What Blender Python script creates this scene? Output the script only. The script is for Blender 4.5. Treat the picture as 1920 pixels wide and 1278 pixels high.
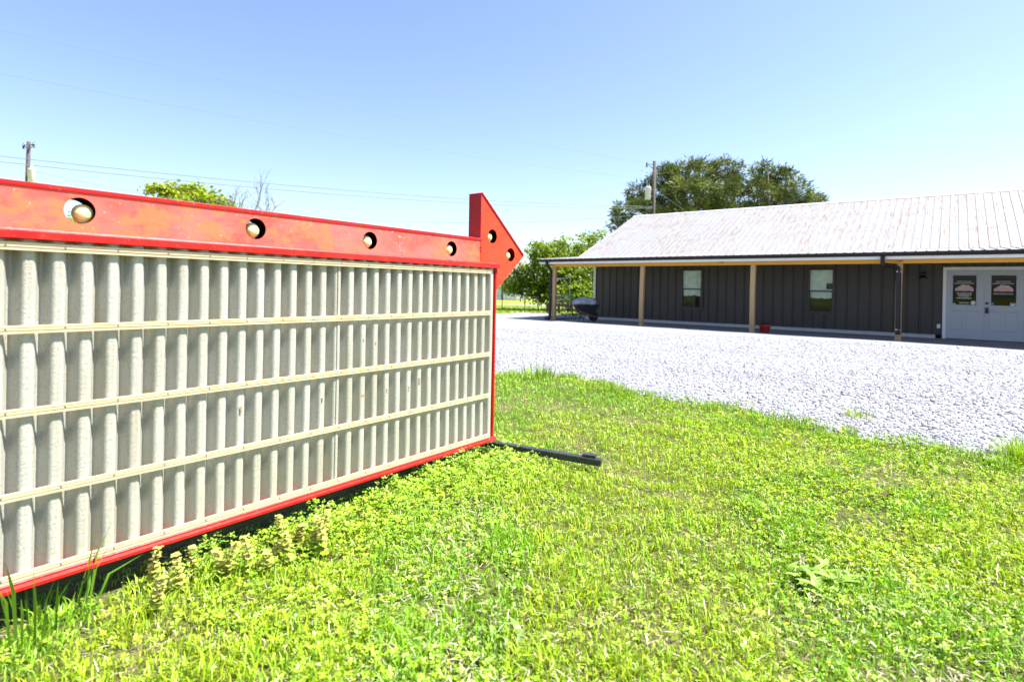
import bpy, bmesh, math, random
import numpy as np
from math import sin, cos, pi, radians, sqrt, atan2
for o in list(bpy.data.objects): bpy.data.objects.remove(o)
scn = bpy.context.scene
COL = scn.collection
# ------------------------------------------------------------------ camera
cam = bpy.data.cameras.new('camera'); camo = bpy.data.objects.new('camera', cam); COL.objects.link(camo)
scn.camera = camo
camo.location = (0, 0, 1.2)
camo.rotation_euler = (radians(90), radians(-1.09), 0)
cam.sensor_width = 36; cam.lens = 36*1050/1920
cam.shift_y = -(639-540.4)/1920
cam.clip_start = .05; cam.clip_end = 3000
cam.dof.use_dof = True; cam.dof.focus_distance = 3.9; cam.dof.aperture_fstop = 2.3
# ------------------------------------------------------------------ world, sun, exposure
SUN_ANG, SUN_EL = radians(-2.5), radians(61)          # direction to the sun: from +X towards +Y
w = bpy.data.worlds.new('World'); scn.world = w; w.use_nodes = True
nt = w.node_tree
sky = nt.nodes.new('ShaderNodeTexSky'); sky.sky_type = 'NISHITA'; sky.sun_disc = False
sky.sun_elevation = SUN_EL; sky.sun_rotation = pi/2-SUN_ANG
sky.air_density = 1.0; sky.dust_density = 1.1; sky.ozone_density = 2.2; sky.altitude = 200
bg = nt.nodes['Background']; bg.inputs['Strength'].default_value = .080
tint = nt.nodes.new('ShaderNodeMix'); tint.data_type = 'RGBA'; tint.blend_type = 'MULTIPLY'; tint.inputs[0].default_value = 1; tint.inputs[7].default_value = (1.01, .965, 1.04, 1)
nt.links.new(sky.outputs[0], tint.inputs[6]); nt.links.new(tint.outputs[2], bg.inputs[0])
sun = bpy.data.lights.new('sun', 'SUN'); sun.energy = 5.0; sun.angle = radians(.53); sun.color = (1, .96, .9)
suno = bpy.data.objects.new('sun', sun); COL.objects.link(suno)
suno.location = (20, 4, 40)
from mathutils import Vector, Matrix
tosun = Vector((cos(SUN_ANG)*cos(SUN_EL), sin(SUN_ANG)*cos(SUN_EL), sin(SUN_EL)))
suno.rotation_euler = tosun.to_track_quat('Z', 'Y').to_euler()
scn.view_settings.view_transform = 'Standard'; scn.view_settings.look = 'None'
scn.view_settings.exposure = 1.8; scn.view_settings.gamma = 1
scn.view_settings.use_curve_mapping = False
scn.cycles.max_bounces = 8; scn.cycles.transparent_max_bounces = 16

# ------------------------------------------------------------------ helpers
def tag(o, label=None, cat=None, group=None, kind=None):
    if label: o['label'] = label
    if cat: o['category'] = cat
    if group: o['group'] = group
    if kind: o['kind'] = kind
    return o
def empty(name, loc=(0,0,0), rz=0, label=None, cat=None, group=None, parent=None):
    o = bpy.data.objects.new(name, None); COL.objects.link(o)
    o.location = loc; o.rotation_euler = (0, 0, rz); o.empty_display_size = .1
    if parent: o.parent = parent
    return tag(o, label, cat, group)
def link(name, me, parent=None, loc=None, rz=0):
    o = bpy.data.objects.new(name, me); COL.objects.link(o)
    if parent: o.parent = parent
    if loc: o.location = loc
    if rz: o.rotation_euler = (0, 0, rz)
    return o
def copy_tree(o, parent=None):
    c = o.copy(); COL.objects.link(c)
    if parent: c.parent = parent
    for ch in list(o.children): copy_tree(ch, c)
    return c
class MB:
    def __init__(s): s.v = []; s.f = []
    def add(s, vs, fs):
        b = len(s.v); s.v += [tuple(p) for p in vs]; s.f += [tuple(i+b for i in f) for f in fs]; return s
    def box(s, x0, x1, y0, y1, z0, z1):
        return s.add([(x0,y0,z0),(x1,y0,z0),(x1,y1,z0),(x0,y1,z0),(x0,y0,z1),(x1,y0,z1),(x1,y1,z1),(x0,y1,z1)],
                     [(0,3,2,1),(4,5,6,7),(0,1,5,4),(1,2,6,5),(2,3,7,6),(3,0,4,7)])
    def tube(s, pts, r, n=8, caps=True, sq=None):
        """tube along pts; r a number or a list; sq=(w,h): rectangular section"""
        pts = [Vector(p) for p in pts]; m = len(pts)
        rs = r if isinstance(r, (list, tuple)) else [r]*m
        vs = []; prev = None
        for i, p in enumerate(pts):
            d = (pts[min(i+1, m-1)]-pts[max(i-1, 0)]).normalized()
            if prev is None:
                up = Vector((0,0,1)) if abs(d.z) < .95 else Vector((0,1,0))
                a = d.cross(up).normalized()
            else:
                a = (prev-d*prev.dot(d)).normalized()
            prev = a; b = a.cross(d)
            if sq:
                for (u, v) in ((1,1),(-1,1),(-1,-1),(1,-1)): vs.append(p+a*(u*sq[0]/2)+b*(v*sq[1]/2))
            else:
                for k in range(n):
                    t = 2*pi*k/n; vs.append(p+(a*cos(t)+b*sin(t))*rs[i])
        if sq: n = 4
        fs = []
        for i in range(m-1):
            for k in range(n):
                fs.append((i*n+k, i*n+(k+1) % n, (i+1)*n+(k+1) % n, (i+1)*n+k))
        if caps: fs.append(tuple(range(n))[::-1]); fs.append(tuple((m-1)*n+k for k in range(n)))
        return s.add(vs, fs)
    def lathe(s, prof, n=20, c=(0,0,0), axis='z'):
        vs = []; m = len(prof)
        for (r, z) in prof:
            for k in range(n):
                t = 2*pi*k/n; x, y = r*cos(t), r*sin(t)
                p = (x, y, z) if axis == 'z' else ((x, z, y) if axis == 'y' else (z, x, y))
                vs.append((p[0]+c[0], p[1]+c[1], p[2]+c[2]))
        fs = []
        for i in range(m-1):
            for k in range(n): fs.append((i*n+k, i*n+(k+1) % n, (i+1)*n+(k+1) % n, (i+1)*n+k))
        fs.append(tuple(range(n))[::-1]); fs.append(tuple((m-1)*n+k for k in range(n)))
        return s.add(vs, fs)
    def extrude_x(s, prof, x0, x1):
        """closed profile of (y,z) swept from x0 to x1"""
        n = len(prof)
        vs = [(x0, y, z) for y, z in prof]+[(x1, y, z) for y, z in prof]
        fs = [(i, (i+1) % n, (i+1) % n+n, i+n) for i in range(n)]
        fs += [tuple(range(n))[::-1], tuple(range(n, 2*n))]
        return s.add(vs, fs)
    def mesh(s, name, mat=None, smooth=False, recalc=True, bevel=0):
        me = bpy.data.meshes.new(name); me.from_pydata(s.v, [], s.f)
        if recalc or bevel:
            bm = bmesh.new(); bm.from_mesh(me)
            bmesh.ops.recalc_face_normals(bm, faces=bm.faces)
            if bevel: bmesh.ops.bevel(bm, geom=[e for e in bm.edges if len(e.link_faces) == 2 and e.calc_face_angle(0) > .5], offset=bevel, segments=1, affect='EDGES', clamp_overlap=True)
            bm.to_mesh(me); bm.free()
        if mat: me.materials.append(mat)
        if smooth:
            for p in me.polygons: p.use_smooth = True
        return me
    def build(s, name, mat, parent=None, smooth=False, bevel=0, loc=None, rz=0):
        return link(name, s.mesh(name, mat, smooth, True, bevel), parent, loc, rz)
def np_mesh(name, verts, tris, quads=None, col=None, mat=None, smooth=False):
    """fast mesh from arrays; col = per-vertex rgb written to attribute 'Col'"""
    me = bpy.data.meshes.new(name)
    nv = len(verts); tris = np.asarray(tris, np.int32).reshape(-1, 3) if tris is not None else np.zeros((0,3), np.int32)
    quads = np.asarray(quads, np.int32).reshape(-1, 4) if quads is not None else np.zeros((0,4), np.int32)
    me.vertices.add(nv); me.vertices.foreach_set('co', np.asarray(verts, np.float32).ravel())
    me.loops.add(tris.size+quads.size); me.loops.foreach_set('vertex_index', np.concatenate([tris.ravel(), quads.ravel()]))
    nt_, nq = len(tris), len(quads); me.polygons.add(nt_+nq)
    st = np.concatenate([np.arange(nt_)*3, nt_*3+np.arange(nq)*4]).astype(np.int32)
    me.polygons.foreach_set('loop_start', st)
    me.update(calc_edges=True)
    if smooth: me.polygons.foreach_set('use_smooth', np.ones(nt_+nq, bool))
    if col is not None:
        a = me.attributes.new('Col', 'FLOAT_COLOR', 'POINT')
        c = np.ones((nv, 4), np.float32); c[:, :3] = col; a.data.foreach_set('color', c.ravel())
    if mat: me.materials.append(mat)
    me.validate()
    return me
class NT:
    def __init__(s, name):
        s.m = bpy.data.materials.new(name); s.m.use_nodes = True; s.t = s.m.node_tree
        s.b = s.t.nodes['Principled BSDF']; s.out = s.t.nodes['Material Output']
        s.geo = s.n('ShaderNodeNewGeometry')
    def n(s, k, **kw):
        nd = s.t.nodes.new(k)
        for a, v in kw.items(): setattr(nd, a, v)
        return nd
    def l(s, a, b): s.t.links.new(a, b)
    def map(s, scale=(1,1,1), rot=(0,0,0), src=None):
        mp = s.n('ShaderNodeMapping'); mp.inputs['Scale'].default_value = scale
        mp2 = s.n('ShaderNodeMapping'); mp2.inputs['Rotation'].default_value = rot
        s.l(src or s.geo.outputs['Position'], mp2.inputs[0]); s.l(mp2.outputs[0], mp.inputs[0]); return mp.outputs[0]
    def noise(s, scale, detail=4, vec=None, rough=.55):
        nd = s.n('ShaderNodeTexNoise'); nd.inputs['Scale'].default_value = scale; nd.inputs['Detail'].default_value = detail
        nd.inputs['Roughness'].default_value = rough
        s.l(vec or s.geo.outputs['Position'], nd.inputs['Vector']); return nd.outputs['Fac']
    def ramp(s, fac, stops, interp='LINEAR'):
        r = s.n('ShaderNodeValToRGB'); r.color_ramp.interpolation = interp; e = r.color_ramp.elements
        while len(e) < len(stops): e.new(.5)
        for i, (p, c) in enumerate(stops):
            e[i].position = p; e[i].color = (c, c, c, 1) if not isinstance(c, tuple) else (*c, 1)
        s.l(fac, r.inputs[0]); return r.outputs[0]
    def mix(s, fac, a, b, mode='MIX'):
        m = s.n('ShaderNodeMix', data_type='RGBA', blend_type=mode)
        for sock, v in ((m.inputs[0], fac), (m.inputs[6], a), (m.inputs[7], b)):
            if isinstance(v, (int, float)): sock.default_value = v
            elif isinstance(v, tuple): sock.default_value = (*v, 1)
            else: s.l(v, sock)
        return m.outputs[2]
    def bump(s, h, dist, strength=1):
        b = s.n('ShaderNodeBump'); b.inputs['Distance'].default_value = dist; b.inputs['Strength'].default_value = strength
        s.l(h, b.inputs['Height']); s.l(b.outputs[0], s.b.inputs['Normal']); return b.outputs[0]
    def set(s, **kw):
        for k, v in kw.items():
            i = s.b.inputs[{'col': 'Base Color', 'rough': 'Roughness', 'metal': 'Metallic', 'spec': 'Specular IOR Level', 'coat': 'Coat Weight'}[k]]
            if isinstance(v, (int, float)): i.default_value = v
            elif isinstance(v, tuple): i.default_value = (*v, 1)
            else: s.l(v, i)
        return s
def pmat(name, col, rough=.6, var=.25, scale=6, bump=0, bscale=60, metal=0, spec=.5, stretch=(1,1,1), rot=(0,0,0)):
    """plain procedural material: colour with noise variation and fine bump"""
    N = NT(name); v = N.map(stretch, rot)
    a = tuple(max(0, c*(1-var)) for c in col); b = tuple(min(1, c*(1+var)) for c in col)
    f = N.noise(scale, 5, v)
    N.set(col=N.mix(N.ramp(f, [(.3, 0.), (.7, 1.)]), a, b), rough=rough, metal=metal, spec=spec)
    if bump: N.bump(N.noise(bscale, 3, v), bump)
    return N.m
def leafmat(name, trans=.45, rough=.55, spec=.3):
    N = NT(name); at = N.n('ShaderNodeAttribute'); at.attribute_name = 'Col'
    N.set(col=at.outputs['Color'], rough=rough, spec=spec)
    tr = N.n('ShaderNodeBsdfTranslucent'); N.l(N.mix(1., at.outputs['Color'], (1.25, 1.2, .7), 'MULTIPLY'), tr.inputs['Color'])
    mx = N.n('ShaderNodeMixShader'); mx.inputs[0].default_value = trans
    N.l(N.b.outputs[0], mx.inputs[1]); N.l(tr.outputs[0], mx.inputs[2]); N.l(mx.outputs[0], N.out.inputs['Surface'])
    return N.m
BROT = atan2(-.617, .787)            # yaw of the long building
M = {}
# ---- red paint, weathered
def redpaint(name, base, fade, peel, amount):
    N = NT(name)
    big = N.noise(3.2, 6, N.map((1,1,2.2)), .62); fine = N.noise(26, 6, None, .65); sp = N.noise(75, 3, None, .6)
    c = N.mix(N.ramp(big, [(.38, 0.), (.62, 1.)]), base, fade)
    c = N.mix(N.ramp(N.mix(.35, N.noise(4.5, 6, N.map((1,1,1.6), (0,0,.4)), .6), fine), [(.515-.03*amount, 0.), (.56, amount)]), c, peel)
    c = N.mix(N.ramp(sp, [(.665, 0.), (.70, .6*amount)]), c, (.62, .47, .42))
    chip = N.n('ShaderNodeMath', operation='MULTIPLY'); N.l(N.ramp(N.noise(48, 4, N.map((1,1,1.5)), .7), [(.60, 0.), (.64, 1.)]), chip.inputs[0]); N.l(N.ramp(N.noise(2.6, 3), [(.55, 0.), (.62, amount)]), chip.inputs[1])
    c = N.mix(chip.outputs[0], c, (.70, .50, .44))
    N.set(col=c, rough=N.ramp(fine, [(.3, .34), (.7, .5)]), spec=.3)
    N.bump(N.mix(.4, fine, N.ramp(sp, [(.655, 0.), (.70, 1.)])), .004, .5)
    return N.m
M['red'] = redpaint('red_frame_paint', (.60, .006, .004), (.64, .012, .008), (.58, .04, .02), .25)
M['red_face'] = redpaint('faded_red_paint', (.60, .070, .048), (.64, .135, .112), (.60, .155, .055), .8)
M['red_head'] = redpaint('orange_red_paint', (.62, .040, .008), (.64, .048, .012), (.6, .07, .025), .3)
M['red_dark'] = redpaint('shaded_red_paint', (.30, .003, .008), (.33, .005, .010), (.4, .03, .03), .2)  # shade of the unlit barb sides put into the colour; screws share it
M['inside'] = pmat('unlit_box_interior', (.012, .010, .010), .8)  # near-black colour stands in for the unlit inside of the arrow box
# ---- fibreglass
def fibreglass():
    N = NT('corrugated_fibreglass')
    big = N.noise(2.2, 5, N.map((1,1,.7)), .6); fib = N.noise(190, 3, N.map((1,1,.35), (.5,.3,.2)), .7); fib2 = N.noise(90, 4, N.map((.4,.4,1.4), (.4,.6,0)), .7)
    c = N.mix(N.ramp(big, [(.35, 0.), (.65, 1.)]), (.43, .425, .385), (.365, .35, .285))
    c = N.mix(N.ramp(fib, [(.48, 0.), (.68, .75)]), c, (.29, .27, .21))
    stk = N.noise(9, 5, N.map((3, 3, .18)), .65); c = N.mix(N.ramp(stk, [(.52, 0.), (.72, .45)]), c, (.27, .225, .13))
    # lichen and splashed dirt gathered near the ground
    sep = N.n('ShaderNodeSeparateXYZ'); N.l(N.geo.outputs['Position'], sep.inputs[0])
    low = N.ramp(sep.outputs['Z'], [(.12, 1.), (.42, 0.)])
    sp = N.ramp(N.noise(55, 4, None, .7), [(.56, 0.), (.66, .8)])
    mm = N.n('ShaderNodeMath', operation='MULTIPLY'); N.l(low, mm.inputs[0]); N.l(sp, mm.inputs[1])
    c = N.mix(mm.outputs[0], c, (.5, .36, .14))
    N.set(col=c, rough=.27, spec=.6)
    N.bump(N.mix(.5, fib, fib2), .006, .65)
    tr = N.n('ShaderNodeBsdfTranslucent'); tr.inputs['Color'].default_value = (.8, .72, .5, 1)
    mx = N.n('ShaderNodeMixShader'); mx.inputs[0].default_value = .06
    N.l(N.b.outputs[0], mx.inputs[1]); N.l(tr.outputs[0], mx.inputs[2]); N.l(mx.outputs[0], N.out.inputs['Surface'])
    return N.m
M['fibre'] = fibreglass()
def trackplastic():
    N = NT('letter_track_plastic')
    f = N.noise(8, 4)
    N.set(col=N.mix(f, (.64, .56, .40), (.70, .65, .50)), rough=.28, spec=.6)
    tr = N.n('ShaderNodeBsdfTranslucent'); tr.inputs['Color'].default_value = (.92, .84, .62, 1)
    mx = N.n('ShaderNodeMixShader'); mx.inputs[0].default_value = .5
    N.l(N.b.outputs[0], mx.inputs[1]); N.l(tr.outputs[0], mx.inputs[2]); N.l(mx.outputs[0], N.out.inputs['Surface'])
    return N.m
M['track'] = trackplastic()
M['rivet'] = pmat('rivet_metal', (.09, .085, .08), .45, metal=.6)
M['bulb'] = pmat('yellowed_bulb_glass', (.95, .88, .36), .5, .06, 30, spec=.15)
M['black_steel'] = pmat('black_painted_steel', (.022, .023, .028), .38, .3, 20, .002, 90)
M['residue'] = pmat('tape_residue', (.24, .17, .09), .8, .4, 60)
# ---- building
M['siding'] = pmat('dark_brown_siding', (.037, .028, .0235), .5, .16, 3, .0015, 45, stretch=(1,1,.25))
M['dark'] = pmat('dark_interior', (.015, .012, .011), .9)
def roofmat():
    N = NT('weathered_tin_roof')
    v = N.map((13, .8, .8), (0, 0, -BROT)); v2 = N.map((1.1, .25, .25), (0, 0, -BROT))
    a = N.noise(2.2, 6, v, .62); b = N.noise(1.0, 4, v2, .55); g = N.noise(14, 4, N.map((2,.4,.4), (0,0,-BROT)), .6)
    c = N.mix(N.ramp(g, [(.3, 0.), (.72, 1.)]), (.235, .235, .24), (.165, .17, .18))
    st = N.ramp(a, [(.525, 0.), (.63, .9)])
    wh = N.ramp(b, [(.36, .3), (.55, 1.)])
    mm = N.n('ShaderNodeMath', operation='MULTIPLY'); N.l(st, mm.inputs[0]); N.l(wh, mm.inputs[1])
    c = N.mix(mm.outputs[0], c, (.155, .072, .02))
    N.set(col=c, rough=.55, metal=0, spec=.35); N.bump(g, .003, .4)
    return N.m
M['roof'] = roofmat()
M['gutter'] = pmat('dark_bronze_gutter', (.012, .010, .011), .4, .15, spec=.3)
M['white'] = pmat('white_trim_paint', (.74, .74, .74), .5, .04)
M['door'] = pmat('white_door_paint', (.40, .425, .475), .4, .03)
def woodmat(name, a, b, rot=(0,0,0), st=(1.2, 14, 14)):
    N = NT(name); v = N.map(st, rot); f = N.noise(3, 6, v, .6); k = N.noise(2.1, 2, N.map((1.3, 3, 3), rot))
    c = N.mix(N.ramp(f, [(.3, 0.), (.7, 1.)]), a, b); c = N.mix(N.ramp(k, [(.68, 0.), (.74, .7)]), c, (.16, .06, .02))
    N.set(col=c, rough=.65); N.bump(f, .002, .5); return N.m
M['beam'] = woodmat('yellow_pine_beam', (.60, .27, .018), (.68, .35, .035), (0,0,-BROT))
M['post'] = woodmat('pine_post', (.38, .235, .10), (.47, .31, .15), (0,0,0), (14, 14, 1.2))
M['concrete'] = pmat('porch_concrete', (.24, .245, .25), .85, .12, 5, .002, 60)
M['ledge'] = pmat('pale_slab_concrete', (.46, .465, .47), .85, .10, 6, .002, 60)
M['frame_dark'] = pmat('window_frame_brown', (.016, .010, .010), .4)
M['shade'] = pmat('paper_window_shade', (.74, .77, .71), .8, .14, 7, .01, 7)
def glassmat(name, tint, refl=1.24):
    N = NT(name); tr = N.n('ShaderNodeBsdfTransparent'); tr.inputs[0].default_value = (*tint, 1)
    gl = N.n('ShaderNodeBsdfGlossy'); gl.inputs['Roughness'].default_value = .01; gl.inputs['Color'].default_value = (.9, .95, .95, 1)
    fr = N.n('ShaderNodeFresnel'); fr.inputs['IOR'].default_value = refl
    N.bump(N.noise(1.6, 2), .003, .3)
    mx = N.n('ShaderNodeMixShader'); N.l(fr.outputs[0], mx.inputs[0]); N.l(tr.outputs[0], mx.inputs[1]); N.l(gl.outputs[0], mx.inputs[2])
    N.l(mx.outputs[0], N.out.inputs['Surface']); return N.m
M['glass'] = glassmat('window_glass', (.93, .97, .95))
M['door_glass'] = glassmat('tinted_door_glass', (.25, .32, .2), 1.3)
M['decal_pink'] = pmat('pink_decal', (.62, .44, .45), .6, .2, 30)
M['decal_grey'] = pmat('grey_decal', (.34, .35, .33), .6, .1, 30)
M['decal_white'] = pmat('white_decal', (.62, .64, .62), .6, .1, 30)
M['decal_blue'] = pmat('blue_decal', (.12, .28, .66), .6, .1, 30)
M['decal_red'] = pmat('red_decal', (.55, .16, .16), .6, .1, 30)
M['black'] = pmat('black_metal', (.012, .012, .013), .4)
M['terracotta'] = pmat('red_pot_plastic', (.42, .028, .022), .5, .12)
M['soil'] = pmat('potting_soil', (.03, .022, .016), .95, .4, 60, .01, 80)
M['tray'] = pmat('black_tray_plastic', (.014, .015, .017), .45)
M['handle_wood'] = pmat('weathered_handle_wood', (.20, .095, .055), .7, .3, 20)
M['tyre'] = pmat('tyre_rubber', (.015, .015, .015), .8)
M['tarp'] = pmat('grey_tarp', (.34, .37, .42), .5, .25, 6, .02, 9)
M['galv'] = pmat('galvanised_steel', (.50, .52, .54), .4, .15, 20, metal=.2)
M['rust'] = pmat('rusty_brown_metal', (.16, .085, .05), .7, .3, 25)
M['pole'] = pmat('weathered_pole_wood', (.055, .045, .034), .85, .3, 4, .004, 30, stretch=(6,6,.4))
M['wire'] = pmat('aluminium_wire', (.16, .17, .19), .5, .1)
M['porcelain'] = pmat('transformer_grey', (.60, .58, .60), .4, .08)
M['bark'] = pmat('tree_bark', (.10, .075, .055), .9, .35, 6, .02, 20)
M['bark_grey'] = pmat('grey_bark', (.17, .15, .135), .9, .25, 6)
M['timber'] = pmat('landscape_timber', (.075, .05, .038), .9, .3, 9)
M['siding_blue'] = pmat('pale_blue_siding', (.50, .58, .62), .6, .05, 4)
M['shingle'] = pmat('grey_shingles', (.17, .165, .16), .9, .2, 10)
M['shutter'] = pmat('dark_shutter', (.05, .025, .025), .6)
M['glass_far'] = pmat('far_window_glass', (.10, .13, .16), .1)
M['leaf'] = leafmat('leaf_tissue', .42)
M['needle'] = leafmat('pine_needles', .18, .6)
M['grassblade'] = leafmat('grass_tissue', .24, .4, .38)
M['deadleaf'] = pmat('dry_brown_leaf', (.13, .06, .04), .6, .4, 60)
# ---- ground
def lawnmat(name, far):
    N = NT(name); a = N.noise(.9, 6, None, .6); b = N.noise(38 if not far else 3, 5, None, .65)
    if far:
        c = N.mix(N.ramp(a, [(.35, 0.), (.65, 1.)]), (.16, .22, .028), (.24, .27, .045)); c = N.mix(N.ramp(b, [(.45, 0.), (.72, .6)]), c, (.08, .12, .02))
    else:
        c = N.mix(N.ramp(b, [(.35, 0.), (.62, 1.)]), (.04, .05, .014), (.16, .145, .06)); c = N.mix(N.ramp(a, [(.45, 0.), (.6, .7)]), c, (.06, .085, .012))
    N.set(col=c, rough=.95, spec=.1); N.bump(b, .03 if not far else .15, .8); return N.m
M['lawn'] = lawnmat('lawn_soil', False); M['field'] = lawnmat('field_grass', True)
def gravelmat():
    N = NT('white_gravel')
    vo = N.n('ShaderNodeTexVoronoi'); vo.inputs['Scale'].default_value = 46; N.l(N.geo.outputs['Position'], vo.inputs['Vector'])
    vo2 = N.n('ShaderNodeTexVoronoi'); vo2.inputs['Scale'].default_value = 27; N.l(N.geo.outputs['Position'], vo2.inputs['Vector'])
    big = N.noise(.8, 5, N.map((.22, 1, 1), (0, 0, -BROT)), .6)
    c = N.mix(vo.outputs['Color'], (.19, .197, .22), (.27, .277, .302))
    c = N.mix(N.ramp(big, [(.38, 0.), (.66, .75)]), c, (.165, .172, .197))
    N.set(col=c, rough=.85, spec=.3)
    s = N.mix(.5, vo.outputs['Distance'], vo2.outputs['Distance'])
    N.bump(N.mix(.35, s, vo2.outputs['Color']), -.014, 1); return N.m
M['gravel'] = gravelmat()
def stonemat():
    N = NT('crushed_stone'); at = N.n('ShaderNodeAttribute'); at.attribute_name = 'Col'
    f = N.noise(90, 4); N.set(col=N.mix(.35, at.outputs['Color'], N.ramp(f, [(.3, (.2, .2, .215)), (.7, (.37, .37, .38))])), rough=.8, spec=.3); return N.m
M['stone'] = stonemat()

# ------------------------------------------------------------------ value noise for scattering
_rg = np.random.default_rng(5); _tab = _rg.random((256, 256))
def vnoise(x, y, s):
    x = np.asarray(x)*s+100.3; y = np.asarray(y)*s+57.7
    xi = np.floor(x).astype(int); yi = np.floor(y).astype(int); fx = x-xi; fy = y-yi
    fx = fx*fx*(3-2*fx); fy = fy*fy*(3-2*fy); g = lambda a, b: _tab[a % 256, b % 256]
    return (g(xi, yi)*(1-fx)+g(xi+1, yi)*fx)*(1-fy)+(g(xi, yi+1)*(1-fx)+g(xi+1, yi+1)*fx)*fy
# building frame: origin at the left jamb of the door, x to the right, y into the building
BX = np.array([.787, -.617]); BY = np.array([.617, .787]); BO = np.array([12.77, 16.6])
def w2b(x, y):
    dx, dy = np.asarray(x)-BO[0], np.asarray(y)-BO[1]; return dx*BX[0]+dy*BX[1], dx*BY[0]+dy*BY[1]
def b2w(bx, by): return BO[0]+bx*BX[0]+by*BY[0], BO[1]+bx*BX[1]+by*BY[1]
_ex, _ey = w2b(np.array([-9, -4.5, -.9, -.16, .5, 1.02, 1.5, 2.07, 2.79, 3.16, 3.58, 3.85, 4.7, 7.5, 12]),
               np.array([15.2, 11.2, 8.1, 7.63, 7.62, 7.40, 6.46, 5.67, 4.84, 4.44, 4.06, 4.15, 3.2, .7, -3.5]))
def edge_by(bx):
    e = np.interp(bx, _ex, _ey); return e+.26*(vnoise(bx, bx*0+3.1, 2.9)-.5)+.16*(vnoise(bx, bx*0+5.1, 7.)-.5)+.22*(vnoise(bx, bx*0+9.1, .8)-.5)
# ------------------------------------------------------------------ the setting: ground sheets
mb = MB(); R_ = 900; mb.add([(-R_,-R_,-.1),(R_,-R_,-.1),(R_,R_,-.1),(-R_,R_,-.1)], [(0,1,2,3)])
tag(mb.build('ground', M['field']), 'wide green field running to the horizon', 'ground', kind='structure')
def grid_sheet(name, U, V, fn, mat):
    u, v = np.meshgrid(U, V, indexing='ij'); x, y, z = fn(u, v)
    nu, nv = len(U), len(V); P = np.stack([x, y, z], -1).reshape(-1, 3)
    i = (np.arange(nu-1)[:, None]*nv+np.arange(nv-1)[None]).ravel()
    q = np.stack([i, i+nv, i+nv+1, i+1], -1)
    return link(name, np_mesh(name, P, None, q, mat=mat, smooth=True))
def lawn_z(x, y): return .035*(vnoise(x, y, .8)-.5)+.02*(vnoise(x, y, 2.5)-.5)+.022*(vnoise(x, y, 7.5)-.5)
def f_lawn(u, v):
    e = edge_by(u); by = e+.25-(1-v)*26; x, y = b2w(u, by)
    return x, y, lawn_z(x, y)-.02*(v > .995)-.11*(v < .005)
o = grid_sheet('lawn', np.linspace(-26, 18, 420), np.linspace(0, 1, 260), f_lawn, M['lawn'])
tag(o, 'thin brown soil and thatch of the foreground lawn', 'lawn', kind='structure')
def gravel_z(bx, by):
    x, y = b2w(bx, by)
    z = .014+.03*(vnoise(x, y, .35)-.5)+.012*(vnoise(x, y, 1.7)-.5)
    berm = np.exp(-((by+4.1)/.55)**2)*.026*(bx > -11.2)
    dip = np.clip((by+3.5)/.6, 0, 1)*.065*np.clip((bx+12.4)/1.2, 0, 1)
    return z+berm-dip
def f_grav(u, v):
    e = edge_by(u); back = np.where(u > -12.35, -2.62, 1.6)
    by = e+(back-e)*v; x, y = b2w(u, by); z = gravel_z(u, by)
    return x, y, z-.10*(v < .002)-.13*(u < -16.45)-.06*((v > .998) & (u < -12.35))
U = np.concatenate([np.linspace(-16.5, -12.4, 20), np.linspace(-12.3, 20, 150)])
o = grid_sheet('gravel_lot', U, np.linspace(0, 1, 90), f_grav, M['gravel'])
tag(o, 'white gravel parking lot in front of the building', 'gravel lot', kind='structure')
# ---- loose crushed stones lying on the lot
def stones(n, seed):
    r = np.random.default_rng(seed)
    d = 3.6+(r.random(n)**1.7)*13; a = np.radians(-14+r.random(n)*66); x = d*np.sin(a); y = d*np.cos(a)
    bx, by = w2b(x, y); e = edge_by(bx)
    p = np.clip((by-e+.12)/.25, 0, 1)
    k = (r.random(n) < p) & (by < -3.3); x, y, bx, by, d = x[k], y[k], bx[k], by[k], d[k]; m = len(x)
    sz = .0042+.0085*r.random(m)**2.2+(r.random(m) < .04)*.007
    cube = np.array([(-1,-1,-1),(1,-1,-1),(1,1,-1),(-1,1,-1),(-1,-1,1),(1,-1,1),(1,1,1),(-1,1,1)], float)
    V = cube[None]*(1+.5*(r.random((m, 8, 3))-.5))*np.array([1,1,.7])+.35*(r.random((m, 8, 3))-.5)
    V[:, 4:, :2] *= (.45+.5*r.random((m, 1, 1)))
    ang = r.random(m)*6.28; c, s = np.cos(ang), np.sin(ang); tl = (r.random(m)-.5)*.9
    X = V[..., 0]*c[:, None]-V[..., 1]*s[:, None]; Y = V[..., 0]*s[:, None]+V[..., 1]*c[:, None]; Z = V[..., 2]+X*tl[:, None]
    asp = 1+.7*r.random(m)
    P = np.stack([X*(sz*asp)[:, None]+x[:, None], Y*sz[:, None]+y[:, None], Z*sz[:, None]+(gravel_z(bx, by)+sz*.35)[:, None]], -1)
    q = np.array([(0,3,2,1),(4,5,6,7),(0,1,5,4),(1,2,6,5),(2,3,7,6),(3,0,4,7)])
    Q = (np.arange(m)[:, None, None]*8+q[None]).reshape(-1, 4)
    g = .165+.15*r.random(m); g = np.where(r.random(m) < .07, g*.55, g)
    col = np.repeat(np.stack([g, g*1.01, g*1.07], -1), 8, 0)
    return P.reshape(-1, 3), Q, col
P, Q, c = stones(90000, 3)
tag(link('gravel_stones', np_mesh('gravel_stones', P, None, Q, c, M['stone'])), 'loose crushed white stones strewn over the lot', 'gravel', kind='stuff')

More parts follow.
